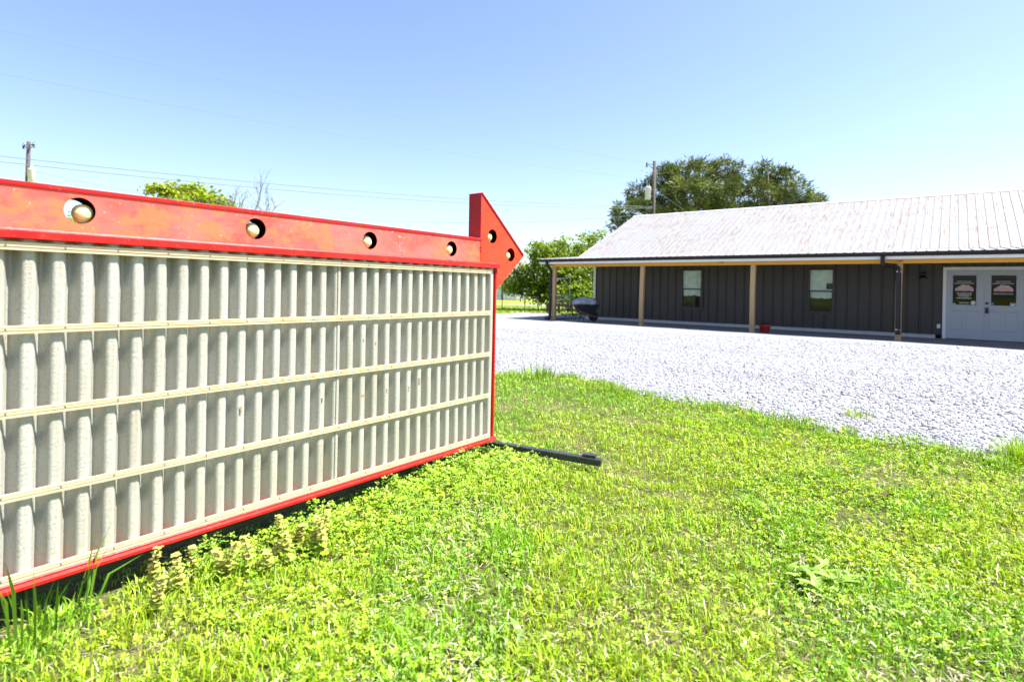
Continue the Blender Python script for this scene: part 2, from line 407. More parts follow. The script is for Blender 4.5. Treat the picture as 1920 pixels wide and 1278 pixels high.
# ------------------------------------------------------------------ lawn vegetation (grass, clover, straw): stuff
def blades(x, y, z, h, wd, lean, ang, col, r, flat=None):
    """curved blades: 5 vertices, quad + tip triangle"""
    m = len(x); dx, dy = np.cos(ang), np.sin(ang); px, py = -dy, dx
    tw = (r.random(m)-.5)*1.6; px, py = px*np.cos(tw)-py*np.sin(tw), px*np.sin(tw)+py*np.cos(tw)
    base = np.stack([x, y, z-.008], -1); mid = np.stack([x+dx*lean*h*.32, y+dy*lean*h*.32, z+h*.6*np.sqrt(np.clip(1-.3*lean**2, .05, 1))], -1)
    top = np.stack([x+dx*lean*h, y+dy*lean*h, z+h*np.sqrt(np.clip(1-.9*lean**2, .02, 1))], -1)
    if flat is not None:                                  # straight pieces lying at elevation 'flat'
        dv = np.stack([dx*np.cos(flat), dy*np.cos(flat), np.sin(flat)], -1)*h[:, None]; mid = base+dv*.5; mid[:, 2] += .004*r.random(m); top = base+dv
    side = np.stack([px, py, 0*px], -1)*(wd/2)[:, None]
    V = np.stack([base-side*.7, base+side*.7, mid+side, mid-side, top], 1).reshape(-1, 3)
    i = np.arange(m)[:, None]*5
    return V, i+np.array([[3, 2, 4]]), i+np.array([[0, 1, 2, 3]]), np.repeat(col, 5, 0)
def lawn_points(n, seed, dmin=1.15, dmax=12.5, amin=-66, amax=70, power=1.25, thin=True):
    r = np.random.default_rng(seed)
    d = dmin+(dmax-dmin)*r.random(n)**power; a = np.radians(amin+(amax-amin)*r.random(n)); x = d*np.sin(a); y = d*np.cos(a)
    bx, by = w2b(x, y); e = edge_by(bx)
    k = r.random(n) < np.clip((e-by+.16)/.34, 0, 1)
    sx = (x+.126)*.6146+(y-3.9)*.7889; sy = -(x+.126)*.7889+(y-3.9)*.6146     # sign frame
    under = (sx < .05) & (sy > -.02)                                           # ground behind the sign: thinner
    k &= ~under | (r.random(n) < .25)
    if thin: k &= (vnoise(x, y, 1.45)*.7+vnoise(x, y, 5.)*.3 < .74) | (r.random(n) < .35)      # worn, nearly bare spots
    return x[k], y[k], d[k], r
def patchy(x, y): return vnoise(x, y, .9)*.55+vnoise(x, y, 2.6)*.45
VV, TT, QQ, CC = [], [], [], []; off = 0
def push(V, T, Q, C_):
    global off
    VV.append(V); CC.append(C_)
    if T is not None: TT.append(T.reshape(-1, 3)+off)
    if Q is not None: QQ.append(Q.reshape(-1, 4)+off)
    off += len(V)
def flush(name, label, cat, mat):
    global VV, TT, QQ, CC, off
    me = np_mesh(name, np.concatenate(VV), np.concatenate(TT) if TT else None, np.concatenate(QQ) if QQ else None, np.concatenate(CC), mat)
    VV, TT, QQ, CC = [], [], [], []; off = 0
    return tag(link(name, me), label, cat, kind='stuff')
def jit(base, m, r, v=.42, hue=.14):
    b = np.array([.97, 1.06, 1.06])*np.asarray(base)[None]*(1+v*(r.random((m, 1))*2-1)); return np.clip(b*(1+hue*(r.random((m, 3))*2-1)), .002, 1)
# short grass
x, y, d, r = lawn_points(390000, 11); m = len(x); pn = patchy(x, y)
h = (.020+.036*r.random(m))*(.25+1.5*vnoise(x, y, 8.))*(.7+.7*pn); wd = .0022+.0022*r.random(m)+.0006*d*.5
col = jit((.285, .39, .012), m, r); lush = (vnoise(x, y, 1.3) > .55); col = np.where(lush[:, None], jit((.18, .33, .012), m, r), col)
push(*blades(x, y, lawn_z(x, y), h, wd, .25+.7*r.random(m), r.random(m)*6.283, col, r))
# longer grass towards the lot edge and in tufts
x, y, d, r = lawn_points(46000, 12); bx, by = w2b(x, y); near = np.exp(-((edge_by(bx)-by)/.35)**2); tu = vnoise(x, y, 3.3)
k = r.random(len(x)) < np.clip((tu-.58)*3, 0, .8)+near*np.clip(vnoise(x, y, 4.)*2-.5, 0, 1); x, y, d, near = x[k], y[k], d[k], near[k]; m = len(x)
push(*blades(x, y, lawn_z(x, y), .05+.06*r.random(m)+.045*near*r.random(m), .0026+.0020*r.random(m)+.0004*d, .15+.65*r.random(m), r.random(m)*6.283, jit((.19, .34, .015), m, r), r))
n = 15000; bx = -9+13*r.random(n); ed = edge_by(bx); by = ed-.02+.16*r.normal(size=n)-.06; k = vnoise(bx, by, 3.7)*.6+vnoise(bx, by, 9.)*.4 > .45; bx, by = bx[k], by[k]; x, y = b2w(bx, by); m = len(x)
push(*blades(x, y, lawn_z(x, y), .045+.085*r.random(m)*vnoise(x, y, 2.2)*1.6, .0035+.003*r.random(m), .1+.7*r.random(m), r.random(m)*6.283, jit((.21, .32, .018), m, r, .35), r))
flush('lawn_grass', 'short yellow-green grass covering the foreground', 'grass', M['grassblade'])
# dry straw lying between the blades
x, y, d, r = lawn_points(80000, 13, power=1.4, thin=False); pn = vnoise(x, y, 1.1)
k = r.random(len(x)) < np.clip((pn-.36)*2.2, .06, 1)*np.clip(1.5-.22*d, .3, 1)+.15*(d < 3.2); x, y, d = x[k], y[k], d[k]; m = len(x)
push(*blades(x, y, lawn_z(x, y)+.012+.036*r.random(m), .012+.042*r.random(m), .002+.003*r.random(m)**2+.0003*d, r.random(m), r.random(m)*6.283, jit((.44, .37, .25), m, r, .4, .14), r, flat=-.15+.8*r.random(m)**1.6))
flush('dry_straw', 'dry tan straw and dead grass bits in the lawn', 'straw', M['grassblade'])
# clover-like ground cover: three leaflets on a short stem
def trefoils(x, y, z, s, r, col):
    m = len(x); V = []; Q = []
    a0 = r.random(m)*6.283; tilt = (r.random((m, 2))-.5)*.9
    for k in range(3):
        a = a0+k*2.094; ca, sa = np.cos(a), np.sin(a)
        def pt(f, g):
            ux = ca*f-sa*g; uy = sa*f+ca*g
            return np.stack([x+s*ux, y+s*uy, z+s*(ux*tilt[:, 0]+uy*tilt[:, 1]+.25*f)], -1)
        V += [pt(.05, 0), pt(.62, .42), pt(1.0, 0), pt(.62, -.42)]
    V = np.stack(V, 1).reshape(-1, 3); i = np.arange(m)[:, None, None]*12
    Q = (i+(np.arange(3)*4)[None, :, None]+np.arange(4)[None, None]).reshape(-1, 4)
    return V, None, Q, np.repeat(col, 12, 0)
x, y, d, r = lawn_points(210000, 14)
med = np.clip((x-.2+.9*(vnoise(x, y, .7)-.5))/1.6, 0, 1)*np.clip((y-1.4)/1.2, 0, 1)
sx = (x+.126)*.6146+(y-3.9)*.7889; sy = -(x+.126)*.7889+(y-3.9)*.6146
foot = np.exp(-((sy+.20)/.26)**2)*(sx < .3)*np.clip((sx+2.0)/.35, .12, 1)
k = r.random(len(x)) < np.clip(.10+.5*(patchy(x, y) > .56)+.6*med*(vnoise(x, y, 1.6) > .3)+.75*foot, 0, 1)
x, y, d, med, foot = x[k], y[k], d[k], med[k], foot[k]; m = len(x)
push(*trefoils(x, y, lawn_z(x, y)+.010+.040*r.random(m)*(.3+1.2*vnoise(x, y, 6.))+.085*foot*r.random(m), .0055+.0085*r.random(m)**1.6+.0006*d+.004*foot, r, np.where((med > .5)[:, None], jit((.26, .36, .006), m, r), jit((.26, .385, .022), m, r))))
for k, (t, d_, n, L) in enumerate(((.30, .07, 120, .075), (.62, .09, 110, .07), (.12, .22, 70, .06), (.95, .10, 80, .06), (1.4, .10, 80, .055), (-.12, -.06, 80, .055), (.45, .03, 90, .06), (1.9, .1, 60, .05))):
    p = np.array([-.126, 3.9])-np.array([.6146, .7889])*t+np.array([.7889, -.6146])*d_; m = n*4
    x, y = r.normal(size=m)*.12, r.normal(size=m)*.08; z = .02+(.11+.5*L)*r.random(m)*np.exp(-(x*x+y*y)/.03)
    push(*trefoils(x+p[0], y+p[1], z, .009+.007*r.random(m), r, jit((.25, .38, .04), m, r, .35)))
flush('clover_cover', 'low bright green clover patches in the lawn', 'clover', M['grassblade'])
# tiny yellow blossoms in the clover, mostly right of centre
x, y, d, r = lawn_points(60000, 15); med = np.clip((x-.5+.9*(vnoise(x, y, .7)-.5))/1.4, 0, 1)*np.clip((y-1.3)/1.5, 0, 1)
k = r.random(len(x)) < med*.6*(vnoise(x, y, 2.1) > .3); x, y, d = x[k], y[k], d[k]; m = len(x); s = .0024+.0014*r.random(m)+.00045*d; z = lawn_z(x, y)+.035+.022*r.random(m)
V = []
for ax in ((1,0,0),(0,1,0)):
    u = np.array(ax); p0 = np.stack([x, y, z], -1)
    for q, zz in ((-1,-1),(1,-1),(1,1),(-1,1)): V.append(p0+s[:, None]*(q*u+np.array([0,0,zz*.8])))
for q, zz in ((-1,-1),(1,-1),(1,1),(-1,1)): V.append(p0+s[:, None]*np.array([q, zz, .3]))
V = np.stack(V, 1).reshape(-1, 3); Q = (np.arange(m)[:, None, None]*12+(np.arange(3)*4)[None, :, None]+np.arange(4)[None, None]).reshape(-1, 4)
push(V, None, Q, np.repeat(jit((.52, .56, .02), m, r), 12, 0))
flush('clover_blossoms', 'tiny yellow blossoms sprinkled through the clover', 'blossoms', M['grassblade'])
# field grass beyond the lot, left of the building
r = np.random.default_rng(21); n = 26000; x = -9+13*r.random(n); y = 25+13*r.random(n); bx, by = w2b(x, y); k = (bx < -16.3) | ((bx < -12.8) & (by > 1.7)); x, y = x[k], y[k]; m = len(x)
push(*blades(x, y, x*0-.1, .10+.12*r.random(m), .02+.02*r.random(m), .2+.6*r.random(m), r.random(m)*6.283, jit((.28, .36, .03), m, r, .3), r))
flush('field_tufts', 'sunlit grass of the field beyond the gravel', 'grass', M['grassblade'])

# ------------------------------------------------------------------ the arrow sign
SROT = atan2(.7889, .6146); SO = (-.126, 3.9, 0)
S = empty('arrow_sign', SO, SROT, 'red portable arrow sign with corrugated white panel standing on the lawn', 'sign')
XL, XR = -3.05, .04
def corr(xa, xb, y0, amp, p, phase, z0, z1, th=.003, wob=0., seed=1):
    n = max(8, int((xb-xa)/p*16)); X = np.linspace(xa, xb, n); r = random.Random(seed)
    th_ = 2*pi*(X-phase)/p; Y = y0-amp*(np.cos(th_)-.30*np.cos(2*th_)+.30); m = MB(); vs = []; zs = [z0+(z1-z0)*k/10 for k in range(11)]
    for sgn in (0, 1):
        for z in zs:
            for i in range(n): vs.append((X[i], Y[i]+sgn*th+wob*sin(z*5+X[i]*4), z))
    L = len(zs); fs = []
    for s_ in range(2):
        for j in range(L-1):
            for i in range(n-1):
                b = (s_*L+j)*n+i; fs.append((b, b+1, b+n+1, b+n) if s_ == 0 else (b, b+n, b+n+1, b+1))
    for j in range(L-1):
        for i in (0, n-1):
            b = j*n+i; fs.append((b, b+n, b+n+L*n, b+L*n))
    m.add(vs, fs); return m
PIT, AMP, YC, PH = .083, .0235, .035, -.091
# two overlapping sheets in front, one behind
corr(-1.255, XR-.012, YC, AMP, PIT, PH, .158, 1.345, wob=.0012).build('fibreglass_sheet', M['fibre'], S, True)
corr(XL+.012, -1.20, YC+.0034, AMP, PIT*1.0, PH, .158, 1.345, wob=.0015).build('fibreglass_sheet', M['fibre'], S, True)
corr(XL+.012, XR-.012, .17, AMP, PIT, PH, .158, 1.345).build('fibreglass_sheet', M['fibre'], S, True)
# frame
MB().extrude_x([(-.008,1.338),(-.008,1.366),(-.001,1.375),(.214,1.375),(.222,1.366),(.222,1.338)], XL-.01, XR+.012).build('top_rail', M['red'], S, bevel=.002)
MB().extrude_x([(-.010,.134),(-.010,.148),(-.002,.151),(-.002,.162),(.20,.162),(.20,.151),(.208,.148),(.208,.134)], XL-.01, XR+.008).build('bottom_rail', M['red'], S, bevel=.0015)
for xx in (XR-.016, XL):
    MB().box(xx+.004, xx+.016, .009, .20, .1625, 1.3375).build('side_stile', M['red'], S, bevel=.0015)
# letter tracks: two-grooved clear plastic rails across the ridges
for i, z in enumerate((1.312, 1.027, .742,   .457, .178)):
    x1 = XR-.068+.004*((i*7) % 3); yb = YC-AMP-.001
    prof = [(yb, z-.014), (yb-.010, z-.014), (yb-.010, z-.0075), (yb-.005, z-.0065), (yb-.005, z-.003), (yb-.010, z-.002), (yb-.010, z+.003), (yb-.005, z+.004), (yb-.005, z+.0075), (yb-.010, z+.0085), (yb-.010, z+.014), (yb, z+.014)]
    prof = prof[::-1]
    t_ = MB().extrude_x(prof, XL+.03, x1).build('letter_track', M['track'], S)
    rv = MB(); k = 0
    for j in range(16):
        xx = x1-.045-.166*j-.004*((j*5+i*3) % 3)
        rv.lathe([(.0042, yb-.0062), (.0042, yb-.009), (.002, yb-.0105)], 8, (xx, 0, z+.001), 'y')
    tag(rv.build('rivets', M['rivet'], t_), kind='stuff')
rr = random.Random(4)
for (xx, zz, sx_, sz_) in ((-.905,.605,.010,.024), (-.74,.595,.008,.03), (-.70,.63,.012,.04), (-1.05,.60,.02,.012), (-1.72,.63,.008,.03), (-1.30,.615,.006,.022), (-1.10,.90,.006,.018), (-.98,.88,.006,.012)):
    ph = round((xx-PH)/PIT)*PIT+PH
    MB().box(ph-sx_/2, ph+sx_/2, YC-AMP-.0016, YC-AMP-.0002, zz-sz_/2, zz+sz_/2).build('tape_residue', M['residue'], S)
# arrow: shaft and head, box section with round openings on both faces
YA, YD = .056, .160; ZS0, ZS1 = 1.376, 1.524; ZM = 1.452
def far(p): return (-3+(p[0]+3)*1.0103, 1.2+(p[1]-1.2)*1.0103)
def plate(outer, holes, y, hr, n=28):
    bm = bmesh.new(); es = []
    def loop(pts):
        vs = [bm.verts.new((p[0], y, p[1])) for p in pts]
        for i in range(len(vs)): es.append(bm.edges.new((vs[i], vs[(i+1) % len(vs)])))
    loop(outer)
    for (hx, hz) in holes: loop([(hx+hr*cos(2*pi*k/n), hz+hr*sin(2*pi*k/n)) for k in range(n)])
    bmesh.ops.triangle_fill(bm, use_beauty=True, use_dissolve=False, edges=es)
    me = bpy.data.meshes.new('plate'); bm.to_mesh(me); bm.free(); return me
def plate_thick(name, outer, holes, y, hr, th, mat, inner, parent):
    """front skin, back skin and the rims of the openings"""
    n = 28; me = plate(outer, holes, y, hr, n); m = MB()
    V = [tuple(v.co) for v in me.vertices]; F = [tuple(p.vertices) for p in me.polygons]
    m.add(V, F); m.add([(a, b+th, c) for a, b, c in V], [f[::-1] for f in F]); L = len(V)
    i0 = 0
    for cnt in [len(outer)]+[n]*len(holes):
        for k in range(cnt):
            a, b = i0+k, i0+(k+1) % cnt; m.f.append((a, b, b+L, a+L))
        i0 += cnt
    bpy.data.meshes.remove(me)
    o = m.build(name, mat, parent); o.data.materials.append(inner)
    for p in o.data.polygons:
        if abs(p.normal.y) > .9 and ((p.center.y > y+th*.6) == (y < .1)): p.material_index = 1
    return o
HOLES = [(-2.353, 1.455), (-1.689, 1.452), (-1.041, 1.449), (-.396, 1.447)]; HOLES = [far(p) for p in HOLES]
shaft = [(XL, ZS0), (-.072, ZS0), (-.072, ZS1), (XL, ZS1)]
HP = [far(p) for p in ((-.118, 1.055), (.366, 1.449), (-.118, 1.846))]
HH = [far(p) for p in ((.007, 1.561), (.217, 1.444), (.020, 1.318))]
plate_thick('arrow_shaft', shaft, HOLES, YA, .049, .002, M['red_face'], M['inside'], S)
plate_thick('arrow_shaft', shaft, HOLES, YD-.002, .049, .002, M['red_face'], M['inside'], S)
plate_thick('arrow_head', HP, HH, YA-.003, .049, .002, M['red_head'], M['inside'], S)
plate_thick('arrow_head', HP, HH, YD+.001, .049, .002, M['red_head'], M['inside'], S)
# edges of head (thin lips), top lip of the shaft, back strip of the barbs
def strip(name, p, q, y0, y1, th, mat, z_in=1):
    d = Vector((q[0]-p[0], 0, q[1]-p[1])).normalized(); nrm = Vector((-d.z, 0, d.x))*z_in
    P = [Vector((p[0], 0, p[1])), Vector((q[0], 0, q[1]))]; m = MB(); vs = []
    for yy in (y0, y1):
        for b in P: vs += [b+Vector((0, yy, 0)), b+nrm*th+Vector((0, yy, 0))]
    m.add(vs, [(0,2,3,1),(4,5,7,6),(0,1,5,4),(2,6,7,3),(0,4,6,2),(1,3,7,5)])
    return m.build(name, mat, S)
strip('arrow_edge', HP[2], HP[1], YA-.010, YD+.010, .006, M['red'], 1)
strip('arrow_edge', HP[1], HP[0], YA-.010, YD+.010, .006, M['red_head'], 1)
strip('arrow_barb', (HP[2][0]-.0, ZS1+.018), (HP[2][0]-.0, HP[2][1]-.002), YA-.004, YD+.004, .004, M['red_dark'], 1)
strip('arrow_barb', HP[0], (HP[0][0], 1.337), YA-.004, YD+.004, .004, M['red_dark'], 1)
MB().extrude_x([(YA-.005,1.5245),(YA-.005,1.541),(YD+.005,1.541),(YD+.005,1.5245)], XL, -.074).build('shaft_lip', M['red'], S, bevel=.002)
for (xx, zz) in ((-.085,1.480),(-.081,1.457),(-.150,1.70),(-.15,1.62)):
    if xx > -.13: MB().lathe([(.006, YA-.003), (.006, YA-.006), (.003, YA-.008)], 10, (xx, 0, zz), 'y').build('screw', M['red_dark'], S)
bprof = [(.0005,-.035),(.011,-.0335),(.022,-.0275),(.0305,-.017),(.0345,-.002),(.033,.011),(.0265,.023),(.018,.032),(.0145,.038),(.013,.044)]
bulb_me = MB().lathe([(a, -b) for a, b in bprof][::-1], 24).mesh('bulb', M['bulb'], True)
sock_me = MB().lathe([(.016, -.066), (.018, -.064), (.018, -.042), (.0145, -.036)], 16).mesh('socket', M['black_steel'], False)
for i, (hx, hz) in enumerate(HOLES+HH[:2]):
    dx = .018 if i == 0 else 0
    if i >= 4: dx = -.006
    b = link('bulb', bulb_me, S, (hx+dx, YA+.042, hz-.006)); link('socket', sock_me, b)
# base tubes: one skid under each end
def leg(p, q):
    d = Vector(q)-Vector(p)
    m = MB().tube([p, tuple(Vector(p)+d*.5), q], 1, sq=(.052, .044)); return m
inv = Matrix.Rotation(-SROT, 4, 'Z')
def w2s(p): return tuple(inv @ (Vector(p)-Vector(SO)))
lg = leg(w2s((-.32, 4.08, .094)), w2s((.615, 3.72, .056))).build('base_leg', M['black_steel'], S, bevel=.004)
MB().tube([w2s((.50, 3.775, .094)), w2s((.585, 3.745, .092))], 1, sq=(.05, .012)).build('end_bracket', M['black_steel'], lg)
for xx in (-2.85,):
    MB().box(xx-.03, xx+.03, -.62, .75, .062, .133).build('base_leg', M['black_steel'], S, bevel=.004)
MB().box(XL+.3, XR-.25, .07, .13, .066, .1335).build('base_leg', M['black_steel'], S, bevel=.004)

# ------------------------------------------------------------------ the long building
B = empty('porch_building', (BO[0], BO[1], 0), BROT, 'long dark brown building with rusty white metal roof and wooden porch', 'building')
ZF = -.035                          # porch floor
XA, XB = -11.80, 7.0                # wall ends
BD = 10.54                          # depth
# shell behind the boards (gables included)
m = MB(); m.add([(XA,.10,-.1),(XB,.10,-.1),(XB,BD,-.1),(XA,BD,-.1),(XA,.10,2.56),(XB,.10,2.56),(XB,BD,2.56),(XA,BD,2.56),(XA,BD/2,4.85),(XB,BD/2,4.85)],
    [(0,1,5,4),(1,2,6,9,5),(2,3,7,6),(3,0,4,8,7),(4,5,9,8),(6,7,8,9),(0,3,2,1)])
wall = m.build('wall', M['dark'], B)
# vertical boards with a raised batten each
PW = .3186
def board_mesh(z0, z1, w_):
    prof = [(0,.05),(0,.026),(.005,.004),(.028,.004),(.033,.026),(w_-.014,.026),(w_-.008,.036),(w_-.0015,.036),(w_-.0015,.05)]
    mm = MB(); n = len(prof)
    mm.add([(x, y, z0) for x, y in prof]+[(x, y, z1) for x, y in prof], [(i, (i+1) % n, (i+1) % n+n, i+n) for i in range(n)]+[tuple(range(n))[::-1], tuple(range(n, 2*n))])
    return mm.mesh('board', M['siding'])
ZL = .065
full = board_mesh(ZL, 2.50, PW); wtop = board_mesh(2.065, 2.50, PW); wbot = board_mesh(ZL, .53, PW); dtop = board_mesh(2.075, 2.50, PW)
WIN = [(-7.99, -7.13), (-3.62, -2.79)]
x = XA+.09
cuts = {}
while x < XB-.05:
    a, b = x, x+PW
    if b > 0 and a < 1.89:                          # the double door
        if a < 0 and -a > .03: link('board', board_mesh(ZL, 2.50, -a-.002), wall, (a, 0, 0))
        link('board', board_mesh(2.075, 2.50, PW), wall, (a, 0, 0)) if a > 0 else link('board', board_mesh(2.075, 2.50, b-.001), wall, (.0, 0, 0))
        if b > 1.89: link('board', board_mesh(ZL, 2.074, b-1.89-.003), wall, (1.892, 0, 0))
    else:
        hit = None
        for (wa, wb) in WIN:
            if b > wa+.002 and a < wb-.002: hit = (wa, wb)
        if hit is None: link('board', full, wall, (a, 0, 0))
        else:
            link('board', wtop, wall, (a, 0, 0)); link('board', wbot, wall, (a, 0, 0))
            if a < hit[0]-.03: link('board', board_mesh(.531, 2.064, hit[0]-a-.002), wall, (a, 0, 0))
            if b > hit[1]+.03: link('board', board_mesh(.531, 2.064, b-hit[1]-.002), wall, (hit[1]+.002, 0, 0))
    x += PW
MB().box(XA-.012, XA+.088, -.012, .098, ZL, 2.52).build('corner_trim', M['white'], B, bevel=.003)
MB().box(XA-.03, XA-.013, .10, BD, -.05, 2.55).build('side_wall', M['white'], B)
# slab ledge and porch floor
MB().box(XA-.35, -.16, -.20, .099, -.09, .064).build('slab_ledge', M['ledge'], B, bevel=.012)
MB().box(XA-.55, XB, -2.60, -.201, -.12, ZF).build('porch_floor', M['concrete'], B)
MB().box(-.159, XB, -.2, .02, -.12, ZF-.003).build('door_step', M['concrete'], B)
# windows
for (wa, wb) in WIN:
    z0, z1, zm, fw = .53, 2.064, 1.30, .078
    fr = MB(); y0, y1 = -.018, .06
    fr.box(wa, wa+fw, y0, y1, z0, z1); fr.box(wb-fw, wb, y0, y1, z0, z1)
    fr.box(wa+fw, wb-fw, y0, y1, z1-fw*.8, z1); fr.box(wa+fw, wb-fw, y0, y1, z0, z0+fw); fr.box(wa+fw, wb-fw, y0+.004, y1, zm-.022, zm+.022)
    wo = fr.build('window', M['frame_dark'], B)
    MB().box(wa+fw, wb-fw, .020, .024, zm+.022, z1-fw*.8).build('pane', M['glass'], wo)
    MB().box(wa+fw+.02, wb-fw-.02, .034, .038, z0+fw+.02, zm-.022).build('pane', M['glass'], wo)
    for xx in (wa+fw, wb-fw-.02): MB().box(xx, xx+.02, .012, .05, z0+fw, zm-.022).build('sash_stile', M['frame_dark'], wo)
    MB().box(wa+fw, wb-fw, .012, .05, z0+fw, z0+fw+.02).build('sash_rail', M['frame_dark'], wo)
    # crumpled paper shade hanging inside
    zb = 1.06; nx, nz = 14, 26; vs = []; rs = random.Random(int(-wa*10)); notch = wa < -3 and wa > -4
    for j in range(nz+1):
        for i in range(nx+1):
            vs.append((wa+fw+(wb-wa-2*fw)*i/nx, .072+rs.uniform(-.008, .008), zb+(z1-zb)*j/nz+(rs.uniform(-.03, .02) if j == 0 else 0)))
    fs = [(j*(nx+1)+i, j*(nx+1)+i+1, (j+1)*(nx+1)+i+1, (j+1)*(nx+1)+i) for j in range(nz) for i in range(nx) if not (notch and i >= 10 and 8 <= j <= 12)]
    MB().add(vs, fs).build('paper_shade', M['shade'], wo, True)
# double door
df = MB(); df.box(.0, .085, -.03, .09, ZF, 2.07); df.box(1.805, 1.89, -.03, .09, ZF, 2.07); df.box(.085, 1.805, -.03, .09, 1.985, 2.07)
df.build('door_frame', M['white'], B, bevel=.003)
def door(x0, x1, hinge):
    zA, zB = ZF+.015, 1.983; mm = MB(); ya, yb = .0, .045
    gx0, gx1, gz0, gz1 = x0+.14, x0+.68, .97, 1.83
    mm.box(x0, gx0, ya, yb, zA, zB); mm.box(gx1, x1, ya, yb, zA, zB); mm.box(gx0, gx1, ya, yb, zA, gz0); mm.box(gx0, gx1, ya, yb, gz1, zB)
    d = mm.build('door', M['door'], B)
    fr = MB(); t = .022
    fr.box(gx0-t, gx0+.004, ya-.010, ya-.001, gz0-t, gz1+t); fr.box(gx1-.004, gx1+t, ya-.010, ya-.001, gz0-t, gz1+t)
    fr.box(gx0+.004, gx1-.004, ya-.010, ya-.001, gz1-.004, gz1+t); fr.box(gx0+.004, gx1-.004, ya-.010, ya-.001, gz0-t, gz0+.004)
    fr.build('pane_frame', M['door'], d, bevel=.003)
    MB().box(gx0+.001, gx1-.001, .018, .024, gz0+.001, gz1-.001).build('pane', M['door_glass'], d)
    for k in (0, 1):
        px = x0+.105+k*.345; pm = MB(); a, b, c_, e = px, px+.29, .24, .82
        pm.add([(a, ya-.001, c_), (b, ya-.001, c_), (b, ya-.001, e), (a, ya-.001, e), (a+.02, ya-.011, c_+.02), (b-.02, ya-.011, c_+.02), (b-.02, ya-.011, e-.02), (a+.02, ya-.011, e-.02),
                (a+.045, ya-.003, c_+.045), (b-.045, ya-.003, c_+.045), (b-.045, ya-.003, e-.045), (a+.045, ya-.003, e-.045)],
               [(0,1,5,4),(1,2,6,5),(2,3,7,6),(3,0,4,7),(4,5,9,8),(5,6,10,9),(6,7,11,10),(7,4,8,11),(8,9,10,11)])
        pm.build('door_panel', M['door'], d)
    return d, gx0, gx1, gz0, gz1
def flat(name, pts, y, mat, parent, th=.0012):
    n = len(pts); mm = MB(); mm.add([(x, y, z) for x, z in pts]+[(x, y+th, z) for x, z in pts], [tuple(range(n)), tuple(range(n, 2*n))[::-1]]+[(i, i+n, (i+1) % n+n, (i+1) % n) for i in range(n)])
    return mm.build(name, mat, parent)
def disc(cx, cz, r_, n=16): return [(cx+r_*cos(2*pi*k/n), cz+r_*sin(2*pi*k/n)) for k in range(n)]
def lines(name, rows, x0, x1, y, mat, parent, seed, arc=0):
    """rows of short word-length bars: lettering too small to read"""
    r_ = random.Random(seed); mm = MB()
    for (z, h_, ind) in rows:
        xx = x0+ind
        while xx < x1-ind-.02:
            w_ = min(r_.uniform(.014, .03), x1-ind-xx); dz = -arc*((xx+w_/2-(x0+x1)/2)/(x1-x0)*2)**2
            mm.box(xx, xx+w_*.8, y, y+.0012, z+dz-h_/2*r_.uniform(.7, 1), z+dz+h_/2*r_.uniform(.7, 1)); xx += w_
    return mm.build(name, mat, parent)
for k, (x0, x1) in enumerate(((.088, .943), (.947, 1.802))):
    d, a, b, z0, z1 = door(x0, x1, k)
    y = .0165; c_ = (a+b)/2
    hs = [(-.215,.0),(-.20,.055),(-.165,.06),(-.135,.105),(-.095,.115),(-.06,.165),(-.02,.15),(.02,.155),(.06,.14),(.10,.15),(.14,.105),(.175,.085),(.20,.04),(.21,.005),(.19,-.035),(.08,-.02),(-.02,-.03),(-.12,-.02),(-.20,-.035)]
    lg_ = flat('logo_decal', [(c_+p*1.0, 1.40+q) for p, q in hs], y, M['decal_pink'], d)
    lines('logo_lettering', [(1.415, .03, .10)], c_-.2, c_+.2, y-.0014, M['decal_red'], lg_, 3+k) if False else None
    lines('lettering', [(1.655, .035, .10), (1.60, .04, .03)], a, b, y, M['decal_grey'], d, 5+k, .012)
    lines('logo_outline', [(1.455, .016, .09), (1.405, .02, .07), (1.52, .012, .2)], a, b, y-.0016, M['decal_red'], d, 15+k, .05)
    if k == 0:
        lines('lettering', [(1.305, .03, .09), (1.255, .03, .11), (1.215, .022, .14), (1.165, .03, .09), (1.03, .03, .16)], a, b, y, M['decal_white'], d, 9)
        flat('round_sticker', disc(b-.07, z0+.065, .058), y-.002, M['decal_white'], d); flat('sticker', [(a+.005, z0+.01), (a+.075, z0+.01), (a+.075, z0+.03), (a+.04, z0+.04), (a+.005, z0+.03)], y, M['decal_white'], d)
    else:
        lines('lettering', [(1.305, .045, .05)], a, b, y, M['decal_grey'], d, 10)
        flat('round_sticker', disc(a+.035, z0+.05, .035), y-.002, M['decal_blue'], d)
        s2 = flat('sticker', [(b-.125, z0+.004), (b-.03, z0+.004), (b-.005, z0+.05), (b-.005, z0+.085), (b-.125, z0+.085)], y-.002, M['decal_white'], d)
        flat('sticker_band', [(b-.12, z0+.06), (b-.01, z0+.06), (b-.01, z0+.08), (b-.12, z0+.08)], y-.0036, M['decal_red'], d)
        MB().lathe([(.034, -.001), (.034, -.02), (.02, -.03)], 18, (x0+.055, 0, 1.03), 'y').build('deadbolt', M['black'], d)
        hm = MB(); hm.box(x0+.018, x0+.092, -.03, -.001, .745, .915); hm.lathe([(.018,-.03),(.018,-.055),(.032,-.06),(.032,-.075),(.02,-.082)], 16, (x0+.055, 0, .80), 'y')
        hm.build('handle', M['black'], d, bevel=.004)
MB().box(.94, .95, -.012, -.001, ZF+.02, 1.98).build('door_astragal', M['door'], B)
